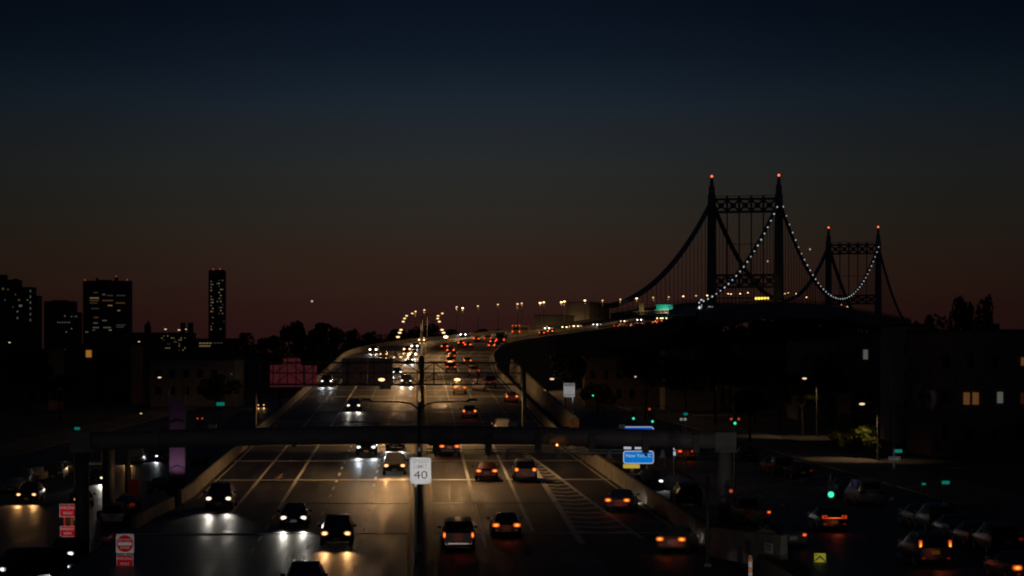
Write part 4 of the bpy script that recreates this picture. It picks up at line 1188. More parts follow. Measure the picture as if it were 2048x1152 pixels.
# traffic signals
def signal(px, py, d, label, lens, extra_red=False, dbl=False, arm=0., z0=GR, hang=0):
    k = d / F
    p = W(px, py, d)
    t = thing('traffic_signal', label, 'traffic light', p)
    mb = MB(); mb.box((0, .12, .28), (.34, .2, 1.0)); obj('housing', mb, mat('signal_housing', (.05, .045, .01), .6), t)
    for i, zz in enumerate((.6, .28, 0)):
        mb = MB(); mb.disc_y(.11 if not (zz == 0 and hang) else .17, .05, (0, 0, zz), 14)
        obj('lens', mb, (lens if (zz == 0) == (lens is GREEN_SIG) and zz in (0, .6) else SIGN_K), t)
    mb = MB(); mb.tube([(0, .3, .7), (0, .3, 1.15)] if hang else [(arm, .3, z0 - p.z), (arm, .3, .9), (0, .3, .95)] if arm else [(0, .35, z0 - p.z), (0, .35, .9)], .07, 6); obj('pole', mb, STEEL, t)
    if extra_red:
        for sx in (-1, 1):
            mb = MB(); mb.disc_y(.10, .05, (sx * .30, 0, .34), 12); obj('red_lens', mb, RED_SIG, t)
    return t
signal(1470, 846.5, 200, 'green traffic signal with two small red lamps above the gantry post', GREEN_SIG, True)
signal(1662, 989, 139.5, 'bright green traffic signal hanging from the arm of the thin grey pole', GREEN_SIG, hang=1)
signal(1305, 843, 236, 'small green traffic signal just above the blue shop sign', GREEN_SIG, arm=-2)
signal(1267, 837, 236, 'small pale green traffic signal left of the one above the blue sign', GREEN_SIG, arm=2)
signal(1186, 791, 330, 'tiny green traffic signal right of the white regulation sign', GREEN_SIG, arm=1.5)
signal(1299, 831, 236, 'small red traffic signal above the blue shop sign', RED_SIG, arm=1.5)
signal(395, 847, 300, 'left of two red traffic signals right of the purple pylon', RED_SIG, z0=GL)
signal(404.5, 847, 300, 'right of two red traffic signals right of the purple pylon', RED_SIG, z0=GL)
signal(150, 889, 240, 'small amber crossing signal at the left end of the gantry beam', AMBER_SIG, z0=GL)
signal(1462, 1001, 158, 'small red arrow signal on the right gantry post', RED_SIG, z0=GR)

# street lamps on the side streets
def street_lamp(px, py, d, label, z0, power=500, m=None, col=(1, .62, .3), k=1., cone=100):
    p = W(px, py, d)
    t = thing('street_lamp', label, 'street lamp', (p.x + 1.6, p.y, z0), 0, 'lamps on the side streets')
    H = p.z - z0
    mb = MB(); mb.tube([(0, 0, 0), (0, 0, H - .2), (-.5, 0, H + .2), (-1.6, 0, H + .12)], [.13, .09, .06, .05], 8); obj('pole', mb, STEEL, t)
    mb = MB(); mb.ball((-1.6, 0, H), .3 * k, 10, 6, .4); obj('lamp_lens', mb, m or SODIUM_F, t, smooth=True)
    if power: light('lamp_light', 'SPOT', t, (-1.6, 0, H - .3), power * .5, col, .2, aim=(0, 0, -1), cone=cone, blend=.5)
    return t
LAMP_D = mat('dim_lamp', (.7, .6, .4), .4, emit=(1, .66, .38), estr=1.1)
street_lamp(1724, 808, 253.4, 'street lamp glowing above the larger lit street tree', GR, 800, LAMP_D, cone=128)
street_lamp(1609, 757, 321, 'street lamp glowing above the smaller lit street tree', GR, 1000, LAMP_D, cone=128)
street_lamp(1283, 739, 430, 'street lamp right of the regulation sign, higher of a pair', GR, 40, LAMP_D)
street_lamp(1270, 753.5, 420, 'street lamp right of the regulation sign, lower of a pair', GR, 40, LAMP_D)
street_lamp(1414, 751.5, 430, 'dim street lamp between the bridge and the green traffic signal', GR, 200, LAMP_D)
street_lamp(1104, 758, 330, 'yellowish street lamp left of the regulation sign', GR, 700, LAMP_D)
street_lamp(319, 755, 420, 'street lamp above the purple pylon', GL, 300, LAMP_D)
street_lamp(178, 868, 300, 'small lamp above the left end of the gantry beam', GL, 250, LAMP_D)
street_lamp(278, 683.5, 700, 'small warm lamp below the big slab tower', GL, 0, LAMP_D)
street_lamp(19, 685, 700, 'warm lamp at the left edge below the stepped block', GL, 0, LAMP_D)
street_lamp(282, 827, 380, 'faint white lamp between the gantry post and the purple pylon', GL, 0, LAMP_D, k=.6)
for i, (px, py) in enumerate(((331, 658.5), (358, 660), (372, 658.5), (384.5, 675), (333, 691), (345, 690), (373, 700), (475, 748), (486, 692), (306, 685))):
    street_lamp(px, py, 1500, ('white lamp over the low roofs left of the slim tower', 'orange lamp over the low roofs left of the slim tower', 'pale lamp between the twin chimneys left of the slim tower', 'faint lamp under the twin chimneys', 'brightest lamp of the low cluster under the skyline',
                'second lamp of the low cluster under the skyline', 'small lamp at the foot of the low cluster', 'lone white lamp in the dark left of the lattice gantry', 'pale lamp right of the slim tower base', 'faint lamp right of the slab tower base')[i], GL, 0, LAMP_D, k=2.6 if i in (0, 1, 4) else 1.8)

# ------------------------------------------------------------------ trees
CROWN = {}
def crown_mesh(seed, m, leaves=1500, leaf=.42):
    k = (seed, m.name, leaves)
    if k in CROWN: return CROWN[k]
    rnd = random.Random(seed)
    mb = MB()
    lit = m is LEAF_Y
    lobes = [(0, 0, .1, .62 if not lit else .3)]
    for i in range(9 if not lit else 15):
        a = rnd.uniform(0, 6.28); e = rnd.uniform(-.5, 1.1)
        r = rnd.uniform(.45, .72) if not lit else rnd.uniform(.4, .88)
        lobes.append((math.cos(a) * math.cos(e) * r, math.sin(a) * math.cos(e) * r, math.sin(e) * r * .9, rnd.uniform(.22, .42) if not lit else rnd.uniform(.14, .3)))
    for i in range(leaves):
        x, y, z, r = rnd.choice(lobes)
        while True:
            q = Vector((rnd.uniform(-1, 1), rnd.uniform(-1, 1), rnd.uniform(-1, 1)))
            if .25 < q.length < 1: break
        q = q.normalized() * (q.length ** .5)
        c = Vector((x, y, z)) + q * r
        n = Vector((rnd.gauss(0, 1), rnd.gauss(0, 1), rnd.gauss(0, 1))).normalized()
        t_ = n.orthogonal().normalized(); b_ = n.cross(t_)
        s_ = leaf * rnd.uniform(.6, 1.3) * .17
        mb.add([c + t_ * s_, c + b_ * s_ * .7, c - t_ * s_, c - b_ * s_ * .7], [(0, 1, 2, 3)])
    CROWN[k] = mb.mesh('crown', m)
    return CROWN[k]
def tree(px, top, d, w, label, z0, m=LEAF, seed=0, ch=None, group='dark trees', leaves=1500):
    """crown w photo pixels wide whose top stands at row TOP"""
    p = W(px, top, d); k = d / F
    rx = w * k / 2
    H = p.z - z0
    cz = ch * k if ch else min(H * .8, max(H * .62, rx * 1.7))
    t = thing('broadleaf_tree', label, 'tree', (p.x, p.y, z0), random.uniform(0, 6), group)
    mb = MB(); th = H - cz * .55
    mb.tube([(0, 0, 0), (.1, .05, th * .5), (0, .1, th)], [max(.18, H * .022), max(.14, H * .016), .1], 8)
    obj('trunk', mb, BARK, t)
    for i in range(4):
        a = i * 1.6 + seed
        mb = MB(); mb.tube([(0, .08, th * .75), (math.cos(a) * rx * .35, math.sin(a) * rx * .35, th * .9 + cz * .12), (math.cos(a) * rx * .6, math.sin(a) * rx * .6, th + cz * .2)], [.12, .08, .04], 6)
        obj('limb', mb, BARK, t)
    c = link('crown', crown_mesh(seed, m, leaves), t, (0, 0, H - cz / 2))
    c.scale = (rx, rx, cz / 2 / .95)
    return t
TL = [(590, 640, 760, 78, 'dark round-topped tree left of the parapet, first of a skyline pair'), (655, 636, 760, 110, 'broad dark tree left of the parapet, biggest on the left skyline'),
      (540, 664, 800, 70, 'dark tree sloping down left of the skyline pair'), (706, 654, 780, 60, 'dark tree at the right foot of the biggest left tree'),
      (494, 656, 900, 54, 'dark tree right of the slim tower'), (296, 640, 1400, 22, 'pointed dark tree right of the slab tower'),
      (620, 668, 640, 90, 'dark tree in front of the skyline pair above the red sign backs'), (560, 690, 560, 90, 'low dark tree left of the red sign backs'),
      (745, 660, 1150, 70, 'low dark tree behind the curve, left of the lamp rows'), (800, 650, 1150, 86, 'low dark tree behind the left lamp row'), (850, 646, 1180, 80, 'low dark tree between the two lamp rows'),
      (905, 652, 1200, 70, 'low dark tree behind the right lamp row'), (960, 652, 1250, 70, 'low dark tree on the far curve before the bus'), (1010, 655, 1300, 60, 'low dark tree beyond the box truck')]
for i, (px, top, d, w, lab) in enumerate(TL): tree(px, top, d, w, lab, GL if d < 1000 else -8, seed=i % 5, leaves=2200 if d < 900 else 1500)
TR = [(1925, 578, 420, 60, 'dark tree with a ragged top behind the right-hand houses'), (1968, 580, 425, 46, 'second ragged dark tree on the right skyline'), (1870, 612, 430, 60, 'lower dark tree left of the ragged pair on the right skyline'),
      (1828, 640, 440, 50, 'small dark tree at the left end of the right skyline')]
for i, (px, top, d, w, lab) in enumerate(TR): tree(px, top, d, w, lab, GR, seed=(i + 2) % 5, leaves=1800)
tree(1712, 824, 258, 128, 'larger yellow-green tree lit by the lamp on the right street', GR, LEAF_Y, 3, ch=104, group='lit street trees', leaves=4200)
tree(1606, 765, 326, 92, 'smaller yellow-green tree lit by the lamp further up the right street', GR, LEAF_Y, 1, ch=62, group='lit street trees', leaves=3600)
tree(1195, 758, 440, 90, 'dim green tree right of the white regulation sign', GR, LEAF_Y, 2, ch=70, group='lit street trees', leaves=1800)
for i, (px, top, d, w, lab) in enumerate(((1400, 640, 560, 130, 'dark tree under the deck left of the near tower'), (1490, 626, 600, 150, 'dark tree under the deck between the near tower legs'), (1590, 624, 610, 150, 'dark tree under the deck right of the near tower'),
    (1660, 628, 600, 140, 'dark tree under the far tower'), (1735, 640, 590, 130, 'dark tree under the right end of the bridge'), (1790, 655, 580, 90, 'dark tree right of the bridge end'), (1320, 668, 580, 110, 'dark tree under the green sign'), (1240, 684, 600, 110, 'dark tree below the sign gantry'), (1545, 634, 520, 140, 'nearer dark tree below the near tower'), (1445, 636, 520, 130, 'nearer dark tree left below the near tower'), (1690, 648, 520, 130, 'nearer dark tree below the far tower'))):
    tree(px, top, d, w, lab, GR, seed=i % 5, leaves=2600)
for i, (px, top, d, w, lab) in enumerate(((1130, 700, 420, 90, 'dark tree left of the regulation sign'), (1290, 690, 400, 120, 'dark tree above the blue sign'), (1370, 705, 380, 120, 'dark tree above the small white sign'), (1430, 690, 370, 110, 'dark tree left of the green signal with red lamps'), (1510, 695, 380, 120, 'dark tree right of the green signal with red lamps'),
    (1560, 730, 350, 90, 'dark tree left of the smaller lit tree'), (1660, 712, 350, 100, 'dark tree between the two lit trees'), (1500, 770, 300, 90, 'dark tree low above the right end of the gantry beam'), (1780, 720, 320, 80, 'dark tree behind the one way sign'), (60, 690, 520, 110, 'dark tree below the left edge towers'), (220, 700, 540, 90, 'dark tree right of the glowing orange window'))):
    tree(px, top, d, w, lab, GR if px > 800 else GL, seed=i % 5, leaves=2600)
tree(1460, 700, 520, 90, 'dark tree below the bridge deck left of centre', GR, seed=4); tree(1240, 700, 560, 90, 'dark tree below the rising road', GR, seed=0)
tree(440, 740, 500, 90, 'dark tree on the left behind the teal sign', GL, seed=1); tree(120, 740, 480, 100, 'dark tree on the left below the dark tower pair', GL, seed=2)

# ------------------------------------------------------------------ buildings
def building(name, label, xa, xb, top, d, depth, m, z0, wins=(), roof=None, cat='building', grid=None, extra=None):
    """block whose front stands between photo columns xa and xb at distance d; WINS: (px, py, w, h, material)"""
    a, b2 = W(xa, top, d), W(xb, top, d); k = d / F
    t = thing(name, label, cat, ((a.x + b2.x) / 2, d, z0))
    wd_, H = b2.x - a.x, a.z - z0
    mb = MB(); mb.box((0, depth / 2, H / 2), (wd_, depth, H)); obj('wall', mb, m, t)
    mb = MB(); mb.box((0, depth / 2, H + .12), (wd_ + .3, depth + .3, .3)); rf = obj('roof', mb, ROOF, t)
    if roof:
        for (px, w, h) in roof:
            mb = MB(); mb.box(((px - (xa + xb) / 2) * k, depth * .3, H + .27 + h * k / 2), (w * k, depth * .3, h * k)); obj('roof_block', mb, ROOF, rf)
    cache = {}
    lw = []
    for (px, py, w, h, wm2) in wins:
        kk = (w, h, wm2.name)
        if kk not in cache:
            mb = MB(); mb.box((0, 0, 0), (w * k, .12, h * k)); cache[kk] = mb.mesh('window', wm2)
        lw.append((px, py)); link('window', cache[kk], t, ((px - (xa + xb) / 2) * k, -.05, W(px, py, d).z - z0))
    if grid:
        gx, gy, gw, gh = grid
        mb = MB(); mb.box((0, 0, 0), (gw * k, .1, gh * k)); me = mb.mesh('window', WIN_DARK)
        px = xa + gx * .6
        while px < xb - gw / 2:
            py = top + gy * .8
            while W(px, py, d).z > z0 + 1:
                if all(abs(px - x_) > (gw + gx) / 2 * .8 or abs(py - y_) > (gh + gy) / 2 * .8 for x_, y_ in lw):
                    link('window', me, t, ((px - (xa + xb) / 2) * k, -.03, W(px, py, d).z - z0))
                py += gy
            px += gx
    return t
rnd = random.Random(3)
def rw(x0, x1, y0, y1, nx, ny, p, w, h, mats):
    out = []
    for i in range(nx):
        for j in range(ny):
            if rnd.random() < p: out.append((x0 + (x1 - x0) * (i + .5) / nx, y0 + (y1 - y0) * (j + .5) / ny, w, h, rnd.choice(mats)))
    return out
# big slab
w_ = []
for (x0, x1, y, m_) in ((181, 197, 596, WIN_YEL), (181, 197, 601, WIN_WARM), (206, 225, 601, WIN_WARM), (181, 196, 606, WIN_DIM), (233, 250, 606, WIN_WARM), (217, 226, 611, WIN_YEL), (187, 198, 655, WIN_WHITE), (186, 192, 660, WIN_WARM),
                        (208, 222, 655, WIN_WHITE), (219, 225, 660, WIN_YEL), (234, 250, 650, WIN_DIM), (234, 248, 654, WIN_DIM), (206, 214, 641, WIN_WHITE), (189, 197, 635, WIN_WARM), (188, 196, 646, WIN_WHITE), (206, 212, 589, WIN_WHITE), (234, 250, 591, WIN_DIM), (184, 197, 617, WIN_DIM), (188, 197, 585, WIN_DIM), (215, 225, 591, WIN_DIM), (236, 240, 621, WIN_YEL), (172, 178, 664, WIN_WHITE)):
    x = x0
    while x <= x1: w_.append((x, y, 2.1, 2.2, m_)); x += 3.1
t = building('slab_tower', 'big dark slab tower with rows of lit windows on the left skyline', 166, 258.5, 562, 2400, 20, TOWER_W, GL, w_, roof=((192, 3, 6), (231, 5, 7), (205, 30, 2)))
for px, py in ((170, 560), (232.5, 552.5), (254.5, 559.5)):
    mb = MB(); mb.ball((W(px, py, 2400).x - t.location.x, -1, W(px, py, 2400).z - GL), .55, 8, 5); obj('roof_beacon', mb, mat('small_red_beacon', (.3, .02, .02), .4, emit=(1, .12, .05), estr=.5), t)
w_ = rw(421, 427, 560, 662, 2, 17, .5, 2.2, 2.2, (WIN_YEL, WIN_WARM, WIN_WHITE)) + rw(433, 447, 558, 630, 4, 12, .38, 2.1, 2.2, (WIN_YEL, WIN_WHITE, WIN_DIM)) + [(448, 643, 2, 2, WIN_DIM), (441, 658, 2, 2, WIN_WHITE)]
t = building('slim_tower', 'slim tall dark tower with scattered lit windows left of the trees', 417, 448.5, 542, 2300, 14, TOWER_W, GL, w_, roof=((433, 28, 2),))
for px, py in ((427, 538.5), (440, 538)):
    mb = MB(); mb.ball((W(px, py, 2300).x - t.location.x, -1, W(px, py, 2300).z - GL), .6, 8, 5); obj('roof_beacon', mb, MATS['small_red_beacon'], t)
w_ = [(116 + 4.6 * i, 644.8, 2., 2., WIN_WHITE) for i in range(6)] + [(130, 632, 2.4, 2.4, WIN_WHITE), (143, 633, 2, 2, WIN_WHITE), (148, 633, 2, 2, WIN_DIM), (152.5, 633, 2.4, 2.2, WIN_WHITE), (132.5, 664, 2.6, 2.4, WIN_WHITE), (143, 657.5, 2.4, 2.4, WIN_WHITE)]
building('stepped_block', 'dark flat-topped block left of the slab tower with a row of small lights', 88, 146, 603, 2000, 20, TOWER_W, GL, w_, roof=((118, 30, 2),))
building('low_wing', 'lower dark wing between the flat-topped block and the slab tower', 146.5, 156, 625, 2005, 20, TOWER_W, GL, [(152, 633, 2, 2, WIN_DIM)])
w_ = [(60.8, 582 + 11.6 * i, 1.8, 4.6, WIN_WHITE) for i in range(6)] + [(38, 600, 4, 3, WIN_WARM), (6, 577, 4, 3, WIN_WARM), (41, 611.5, 6, 4, WIN_WHITE), (35, 623, 3, 3, WIN_WHITE), (35, 636, 2.4, 4, WIN_WHITE), (26, 614, 2, 3, WIN_DIM), (31, 589, 2, 4, WIN_DIM), (55, 600, 2.4, 2.4, WIN_WHITE)]
building('apartment_tower', 'tall dark apartment tower at the left edge with a column of white lights', 34, 63, 575, 1500, 16, TOWER_W, GL, w_)
building('apartment_tower', 'higher dark apartment tower cut off by the left edge', -30, 33, 560, 1505, 18, TOWER_W, GL, [(6, 578, 4, 3, WIN_WARM), (16, 579, 4, 2.4, WIN_DIM), (10, 600, 3, 3, WIN_DIM)], roof=((0, 20, 10), (28, 8, 2)))
building('low_block', 'plain dark block just right of the left edge towers', 63.5, 74, 592, 1510, 16, TOWER_W, GL, [(66, 600, 2, 2, WIN_DIM)])
w_ = [(400 + 3.6 * i, 686.5, 2.4, 2.4, (WIN_YEL, WIN_WHITE)[i % 2]) for i in range(7)] + [(400 + 3.8 * i, 692, 2.4, 2.2, WIN_YEL) for i in range(6)] + [(428 + 4 * i, 686, 2.2, 2.2, WIN_DIM) for i in range(5)]
building('lit_hall', 'long low building with two rows of yellow windows below the slim tower', 380, 470, 678, 1200, 20, TOWER_W, GL, w_)
for (xa, xb, lab) in ((361, 368, 'left of the twin dark chimneys on the skyline'), (376, 384, 'right of the twin dark chimneys on the skyline')):
    building('chimney_block', lab, xa, xb, 646, 1800, 8, TOWER_W, GL, cat='chimney')
w_ = rw(318, 372, 670, 702, 14, 8, .22, 1.8, 1.8, (WIN_WHITE, WIN_DIM, WIN_YEL))
building('low_houses', 'low dark houses with scattered lights under the skyline', 262, 380, 666, 1300, 25, TOWER_W, GL, w_)
building('corner_house', 'dark house with one glowing orange window on the left', 100, 262, 690, 620, 20, BRICK_D, GL, [(177.5, 707.5, 11, 14, mat('lit_window_orange', (.3, .15, .05), .5, emit=(1, .38, .07), estr=.28)), (122, 699, 18, 1.6, WIN_DIM)], grid=(28, 34, 11, 15), cat='house')
building('dark_house', 'dark house at the left edge below the apartment towers', -60, 96, 700, 560, 20, BRICK_D, GL, grid=(28, 34, 11, 15), cat='house')
building('dark_house', 'dark house left of the lattice gantry', 300, 470, 720, 600, 20, STUCCO, GL, [(463, 748, 3, 3, WIN_DIM)], grid=(28, 34, 11, 15), cat='house')
# right-hand houses
building('apartment_house', 'dark apartment house on the right with two amber windows and a pale one', 1862, 2130, 664, 262, 16, BRICK_D, GR, [(1933, 797, 12, 24, WIN_WARM), (1951, 797, 12, 24, WIN_WARM), (2000, 795, 11, 22, WIN_WHITE), (2046, 723, 8, 16, WIN_WARM), (2045, 797, 8, 22, mat('lit_window_red', (.3, .1, .1), .5, emit=(.8, .2, .1), estr=.02)), (2046, 927, 8, 18, WIN_YEL)], grid=(49, 72, 13, 26), roof=((1990, 36, 12),), cat='house')
building('row_house', 'dark narrow house left of the right-hand apartment house', 1800, 1860, 652, 300, 16, STUCCO, GR, [], grid=(24, 56, 10, 22), cat='house')
building('row_house', 'dark house with one pale window right of centre', 1702, 1798, 668, 380, 16, BRICK_D, GR, [(1731, 709, 9, 19, WIN_WHITE), (1781, 707, 4, 12, WIN_DIM)], grid=(25, 44, 9, 18), cat='house')
building('row_house', 'grey dark house between the lit trees and the bridge', 1596, 1700, 682, 400, 16, STUCCO, GR, [], grid=(26, 44, 9, 18), cat='house')
building('row_house', 'low dark house below the bridge deck', 1480, 1592, 692, 440, 16, BRICK_D, GR, [], grid=(26, 40, 9, 17), cat='house')
building('row_house', 'low dark house behind the blue shop sign', 1330, 1440, 700, 460, 16, STUCCO, GR, [], grid=(26, 40, 9, 17), cat='house')
building('row_house', 'low dark house right of the regulation sign', 1170, 1320, 716, 500, 16, BRICK_D, GR, [], grid=(26, 40, 9, 17), cat='house')
t = building('lit_porch', 'small lit porch with a warm lamp at the foot of the right-hand houses', 1900, 1936, 974, 236, 3, mat('porch_wall', (.4, .34, .24), .8, noise=.2, nscale=2), GR, [(1908, 1000, 9, 26, WIN_DIM), (1926, 1002, 7, 26, WIN_DIM)], cat='porch')
mb = MB(); mb.ball((-.4, -.4, W(0, 983, 236).z - GR), .16, 8, 6, .6); obj('porch_lamp', mb, LAMP_D, t)
light('porch_light', 'POINT', t, (-.4, -.9, W(0, 985, 236).z - GR), 14, (1, .65, .3), .1)

# ------------------------------------------------------------------ the bridge
AX = Vector((math.sin(R(14.3)), math.cos(R(14.3)), 0)); TX = Vector((math.cos(R(14.3)), -math.sin(R(14.3)), 0))
T1 = Vector((104.2, 1117, 0)); T2 = T1 + AX * 421
BR = thing('suspension_bridge', 'dark suspension bridge with two towers and a string of white cable lights', 'bridge')
def bp(a, u, z): 
    q = T1 + AX * a + TX * u; return Vector((q.x, q.y, z))
def tower(a, top_z, dk, half, h_top, scale):
    """legs, portal trusses, rods and beacons; heights follow the near tower"""
    tw = link('tower', None, BR)
    zt1 = h_top; zt0 = h_top - 6.6 * scale
    for sx in (-1, 1):
        lg = MB(); n = 8
        prof = [(-14, 2.0), (dk + 2, 1.9), (zt0, 1.62), (zt1 + 1.5, 1.5), (zt1 + 1.6, 1.25), (zt1 + 5.5 * scale, 1.1), (zt1 + 5.6 * scale, .75), (zt1 + 8.6 * scale, .6), (top_z - .6, .42)]
        vs = []
        for z, w in prof:
            for (cx_, cy_) in ((-1, -1), (1, -1), (1, 1), (-1, 1)): vs.append(bp(a + cy_ * w * 1.15, sx * half + cx_ * w, z))
        fs = []
        for i in range(len(prof) - 1):
            for q in range(4): fs.append((i * 4 + q, i * 4 + (q + 1) % 4, i * 4 + 4 + (q + 1) % 4, i * 4 + 4 + q))
        fs += [(3, 2, 1, 0), tuple(range(len(vs) - 4, len(vs)))]
        lg.add(vs, fs); obj('leg', lg, BRIDGE, tw)
        mb = MB(); mb.ball(bp(a, sx * half, top_z), .52, 10, 6); obj('beacon', mb, BEACON, tw, smooth=True)
    def truss(z0, z1, name, n=5):
        mb = MB(); w = .9
        mb.beam(bp(a, -half + 1.3, z1 - .45), bp(a, half - 1.3, z1 - .45), 1.5, 1.0); mb.beam(bp(a, -half + 1.3, z0 + .45), bp(a, half - 1.3, z0 + .45), 1.5, 1.0)
        for i in range(n):
            u0 = -half + 1.5 + (2 * half - 3) * i / n; u1 = u0 + (2 * half - 3) / n
            mb.beam(bp(a + .02, u0, z0 + .8), bp(a + .02, u1, z1 - .8), .9, .8); mb.beam(bp(a - .02, u0, z1 - .8), bp(a - .02, u1, z0 + .8), .9, .8)
            if i: mb.beam(bp(a, u0, z0), bp(a, u0, z1 + (1.0 if name == 'portal_truss' else 0)), 1.0, .9)
            mb.box(bp(a, (u0 + u1) / 2, (z0 + z1) / 2), (2.0, 1.0, 2.0), rz=-R(14.3), ry=R(45))
        obj(name, mb, BRIDGE, tw)
        return mb
    truss(zt0, zt1, 'portal_truss')
    mb = MB(); mb.beam(bp(a, -half + 1.2, zt1 + 1.0), bp(a, half - 1.2, zt1 + 1.0), .25); obj('railing', mb, BRIDGE, tw)
    ls1 = dk + (33.6 - 20.4) * scale; ls0 = ls1 - 6.2 * scale
    truss(ls0, ls1, 'lower_strut')
    for i in range(1, 5):
        u = -half + 1.5 + (2 * half - 3) * i / 5
        mb = MB(); mb.beam(bp(a, u, ls1), bp(a, u, zt0), .55); obj('vertical_rod', mb, BRIDGE, tw)
    mb = MB(); mb.beam(bp(a, -half + 8, zt0 - 14 * scale), bp(a, half - 7, zt0 - 14 * scale), .3); obj('cross_rail', mb, BRIDGE, tw)
    return tw
zt1_near = (HY - 396) / F * 1117; zt1_far = (HY - 488) / F * 1525
tower(0, (HY - 351.5) / F * 1117, road_z(1154), 15.1, zt1_near, 1.0)
D2 = T2.y
tower(421, (HY - 454.5) / F * D2, road_z(1570), 15.1, (HY - 488) / F * D2, .95)
zc1 = zt1_near - 1.2; zc2 = (HY - 488) / F * D2 - 1.0
zlow = (HY - 599) / F * (T1.y + 204 * math.cos(R(14.3)))
def cable_z(a):
    if a < 0:      # side span towards the camera
        f = -a / 215.; z_end = 16.2
        return zc1 + (z_end - zc1) * f - 4 * 9.0 * f * (1 - f)
    if a <= 421:
        f = a / 421.; return zc1 + (zc2 - zc1) * f - 4 * ((zc1 + zc2) / 2 - zlow) * f * (1 - f)
    f = (a - 421) / 215.; return zc2 + (15 - zc2) * f - 4 * 9.0 * f * (1 - f)
lamp_me = MB(); lamp_me.ball((0, 0, 0), .29, 8, 5); lamp_me = lamp_me.mesh('cable_light', LEDW, True)
for sx in (-1, 1):
    mb = MB(); mb.tube([bp(a, sx * 15.1, cable_z(a)) for a in range(-215, 637, 8)], 1.1 if sx < 0 else .8, 8)
    cb = obj('main_cable', mb, BRIDGE, BR, smooth=True)
    mb = MB()
    a = -205
    while a < 630:
        if min(abs(a), abs(a - 421)) > 4:
            zc = cable_z(a); zd = road_z(1154 + a * 1.0) - .5
            if zc > zd + 1: mb.beam(bp(a, sx * 15.1, zd), bp(a, sx * 15.1, zc), .22, .22)
        a += 9.4
    sr = obj('suspender_rope', mb, BRIDGE, BR); sr['kind'] = 'stuff'
    if sx > 0:
        a = -208.
        while a < 424:
            cl = link('cable_light', lamp_me, cb, bp(a, sx * 15.9, cable_z(a) + .55)); cl.scale = [random.choice((.8, .9, 1., 1.05, 1.15))] * 3; a += 9.4 if a < 0 else 10.2
# stiffened deck
mb = MB()
rows = list(range(-212, 640, 12))
for a in rows:
    z = road_z(1154 + a)
    for u, dz in ((-16.2, .6), (-16.2, -6.5), (16.2, -6.5), (16.2, .6), (15.6, .6), (15.6, -.6), (-15.6, -.6), (-15.6, .6)): mb.v.append(tuple(bp(a, u, z + dz)))
for i in range(len(rows) - 1):
    for q in range(8): mb.f.append((i * 8 + q, i * 8 + (q + 1) % 8, i * 8 + 8 + (q + 1) % 8, i * 8 + 8 + q))
obj('deck', mb, BRIDGE, BR)
for sx in (-1, 1):
    mb = MB()
    for i in range(len(rows) - 1):
        za, zb2 = road_z(1154 + rows[i]), road_z(1154 + rows[i + 1])
        for zz in (1.0, 1.9): mb.beam(bp(rows[i], sx * 16, za + zz), bp(rows[i + 1], sx * 16, zb2 + zz), .14)
        for j in range(3): mb.beam(bp(rows[i] + j * 4, sx * 16, za + .5), bp(rows[i] + j * 4, sx * 16, za + 1.9), .14)
    rl = obj('deck_railing', mb, BRIDGE, BR); rl['kind'] = 'stuff'
# anchorage and toll-side structures
for a0, u0, w, l, z0, z1, lab in ((-232, -20, 8, 34, -12, 16.6, 'larger stone anchorage block left of where the dark cable meets the road'), (-268, -24, 9, 20, -12, 11.6, 'smaller stone block at the left of the anchorage')):
    t = thing('anchorage', lab, 'building', bp(a0, u0, z0), -R(14.3))
    mb = MB(); mb.box((0, 0, (z1 - z0) / 2), (w, l, z1 - z0)); obj('wall', mb, mat('pale_granite', (.48, .42, .34), .8, noise=.2, nscale=.3), t)
    mb = MB(); mb.box((0, 0, z1 - z0 + .2), (w + .6, l + .6, .5)); obj('cornice', mb, CONC, t)
    for fx in (-.25, .25):
        mb = MB(); mb.box((fx * w, -l / 2 - 5, (z1 - z0) - 9), (.5, .5, .4)); mb.box((fx * w, -l / 2 - 2.6, (z1 - z0) - 9.3), (.15, 5, .15)); obj('added_floodlight', mb, STEEL, t)  # lamps added to brighten the stone front
        light('added_floodlight_beam', 'SPOT', t, (fx * w, -l / 2 - 4.6, (z1 - z0) - 8.6), 110, (1, .62, .3), .3, aim=(0, 1, .75), cone=110, blend=.8)
# yellow lane lamps over the deck beyond the near tower
yl = thing('lane_signal_gantry', 'gantry with a row of yellow lamps on the bridge deck between the towers legs', 'gantry', bp(-14, 0, road_z(1140)), -R(14.3))
kk = 1103 / F
zl = W(0, 597, 1103).z - road_z(1140)
x_mid = ((1523 - CX) / F * 1103 - bp(-14, 0, 0).x) / math.cos(R(14.3))
for sx in (-11.5, 11.5):
    mb = MB(); mb.box((sx, 0, zl / 2), (.35, .35, zl)); obj('post', mb, STEEL, yl)
mb = MB(); mb.box((0, .3, zl + .2), (23.4, .4, .5)); obj('beam', mb, STEEL, yl)
for i in range(5):
    mb = MB(); mb.plate(5.2 * kk, 4.5 * kk, .2, .2, (x_mid + (i - 2) * 5.6 * kk, 0, zl - (0 if i % 1 == 0 else .2))); obj('yellow_lamp', mb, YELLOW_L, yl)
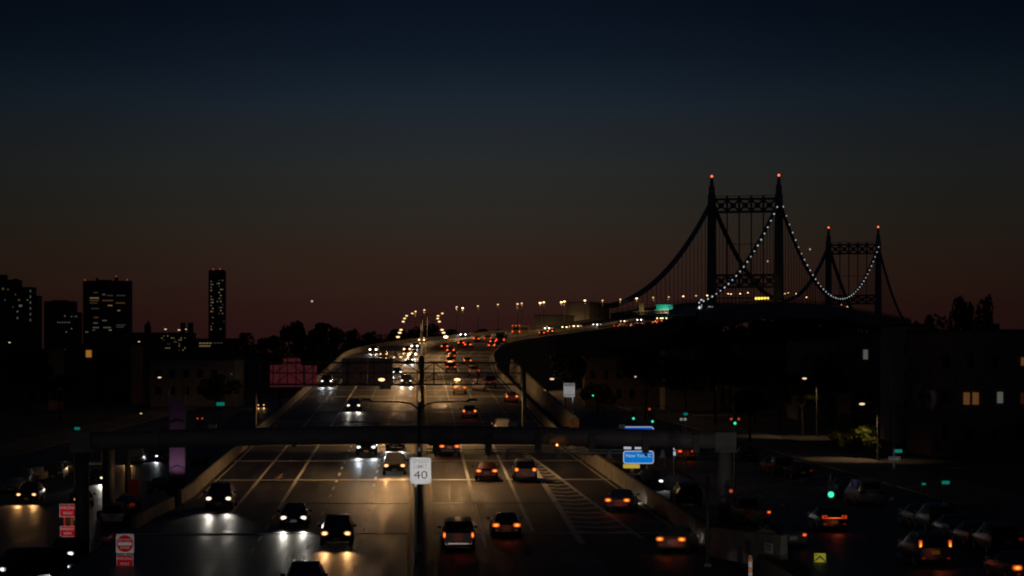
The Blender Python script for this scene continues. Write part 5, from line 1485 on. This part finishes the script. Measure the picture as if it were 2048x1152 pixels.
# tan sign gantry with the green sign, before the bridge
s0, u0 = on_road(1290, 638, .0, 700, 1000)
p, h = path(930)
g = thing('sign_gantry', 'tan sign gantry carrying a green direction sign on the rising road', 'gantry', p, -h)
kg = p.y / F
def gx(px): return ((px - CX) / F * p.y - p.x) / math.cos(h)
zg = lambda py: (HY - py) / F * p.y - p.z
TAN = mat('tan_painted_steel', (.34, .26, .15), .6, noise=.2, nscale=.6)
for (pa, pb) in ((1240, 1336),):
    for py in (622, 628):
        mb = MB(); mb.beam((gx(pa), 0, zg(py + 3)), (gx(pb), 0, zg(py - 3)), .35); obj('chord', mb, TAN, g)
    for i in range(8):
        f = i / 7; x = gx(pa) + (gx(pb) - gx(pa)) * f; z1 = zg(625 - 6 * f); z0_ = zg(631 - 6 * f)
        mb = MB(); mb.beam((x, .1, z0_), (x, .1, z1), .25); obj('upright', mb, TAN, g)
        if i < 7:
            x2 = gx(pa) + (gx(pb) - gx(pa)) * (i + 1) / 7
            mb = MB(); mb.beam((x, .1, z0_), (x2, .1, z1 + .2), .2); obj('diagonal', mb, TAN, g)
for px, top in ((1241, 624), (1336, 618)):
    mb = MB(); mb.box((gx(px), 0, zg(top) / 2 - .5), (.5, .5, zg(top) + 1)); obj('post', mb, TAN, g)
mb = MB(); mb.plate(34 * kg, 10.5 * kg, .3, .2, (gx(1329), -.4, zg(614))); pn = obj('green_panel', mb, mat('green_sign_sheeting', (.0, .32, .20), .5, emit=None), g)
mb = MB(); mb.plate(11 * kg, 16 * kg, .2, .2, (gx(1284), -.4, zg(614.5))); obj('tan_panel', mb, TAN, g)
for px, pw, cc in ((1329, 900, (.8, 1, .9)), (1284, 160, (1, .75, .4))):
    lf = MB(); lf.box((gx(px), -3.0, zg(624)), (.7, .5, .3)); obj('added_sign_lamp', lf, STEEL, g)  # lamp added below each panel to brighten it
    light('added_sign_light', 'SPOT', g, (gx(px), -3.0, zg(623)), pw, cc, .3, aim=(0, 2.4, 1.6), cone=130, blend=.4)
# white toll booth poles near the tower, light on them put in as emission
for i, (px, py, hh, lab) in enumerate(((1398, 622, 14, 'white lit post leaning at the foot of the near tower'), (1403, 609, 16, 'taller white lit post at the foot of the near tower'), (1355, 640, 20, 'pale lit end post at the right end of the sign gantry'), (1421, 618, 11, 'pale lit cabinet at the foot of the near tower'))):
    dd = (1010, 1020, 950, 1030)[i]; kk = dd / F
    t = thing('lit_post', lab, 'post', W(px, py + hh / 2, dd))
    mb = MB(); mb.box((0, 0, hh * kk / 2), ((2.4, 2.4, 3, 9)[i] * kk, .5, hh * kk), ry=(.25, .1, 0, 0)[i]); obj('shaft', mb, mat('white_post_painted_glow', (.6, .6, .55), .5, emit=(.8, .85, .7), estr=.3), t)
    if i < 2: mb = MB(); mb.ball((0, -.4, hh * kk), .45, 8, 5); obj('lamp', mb, LEDW2, t)
# a few lights in the sky
for (px, py, dd, r, lab) in ((624, 602.5, 9000, 3.4, 'small bright evening star low over the trees'), (1535, 522.5, 6000, 1.9, 'tiny light in the sky seen through the near tower'), (1620, 498.5, 6000, 1.8, 'faint aircraft light between the two towers')):
    mb = MB(); mb.ball((0, 0, 0), r, 8, 5); o = obj('sky_light', mb, STARL, loc=W(px, py, dd)); tag(o, lab, 'light')
print('objects', len(bpy.data.objects), 'lights', len([o for o in bpy.data.objects if o.type == 'LIGHT']))
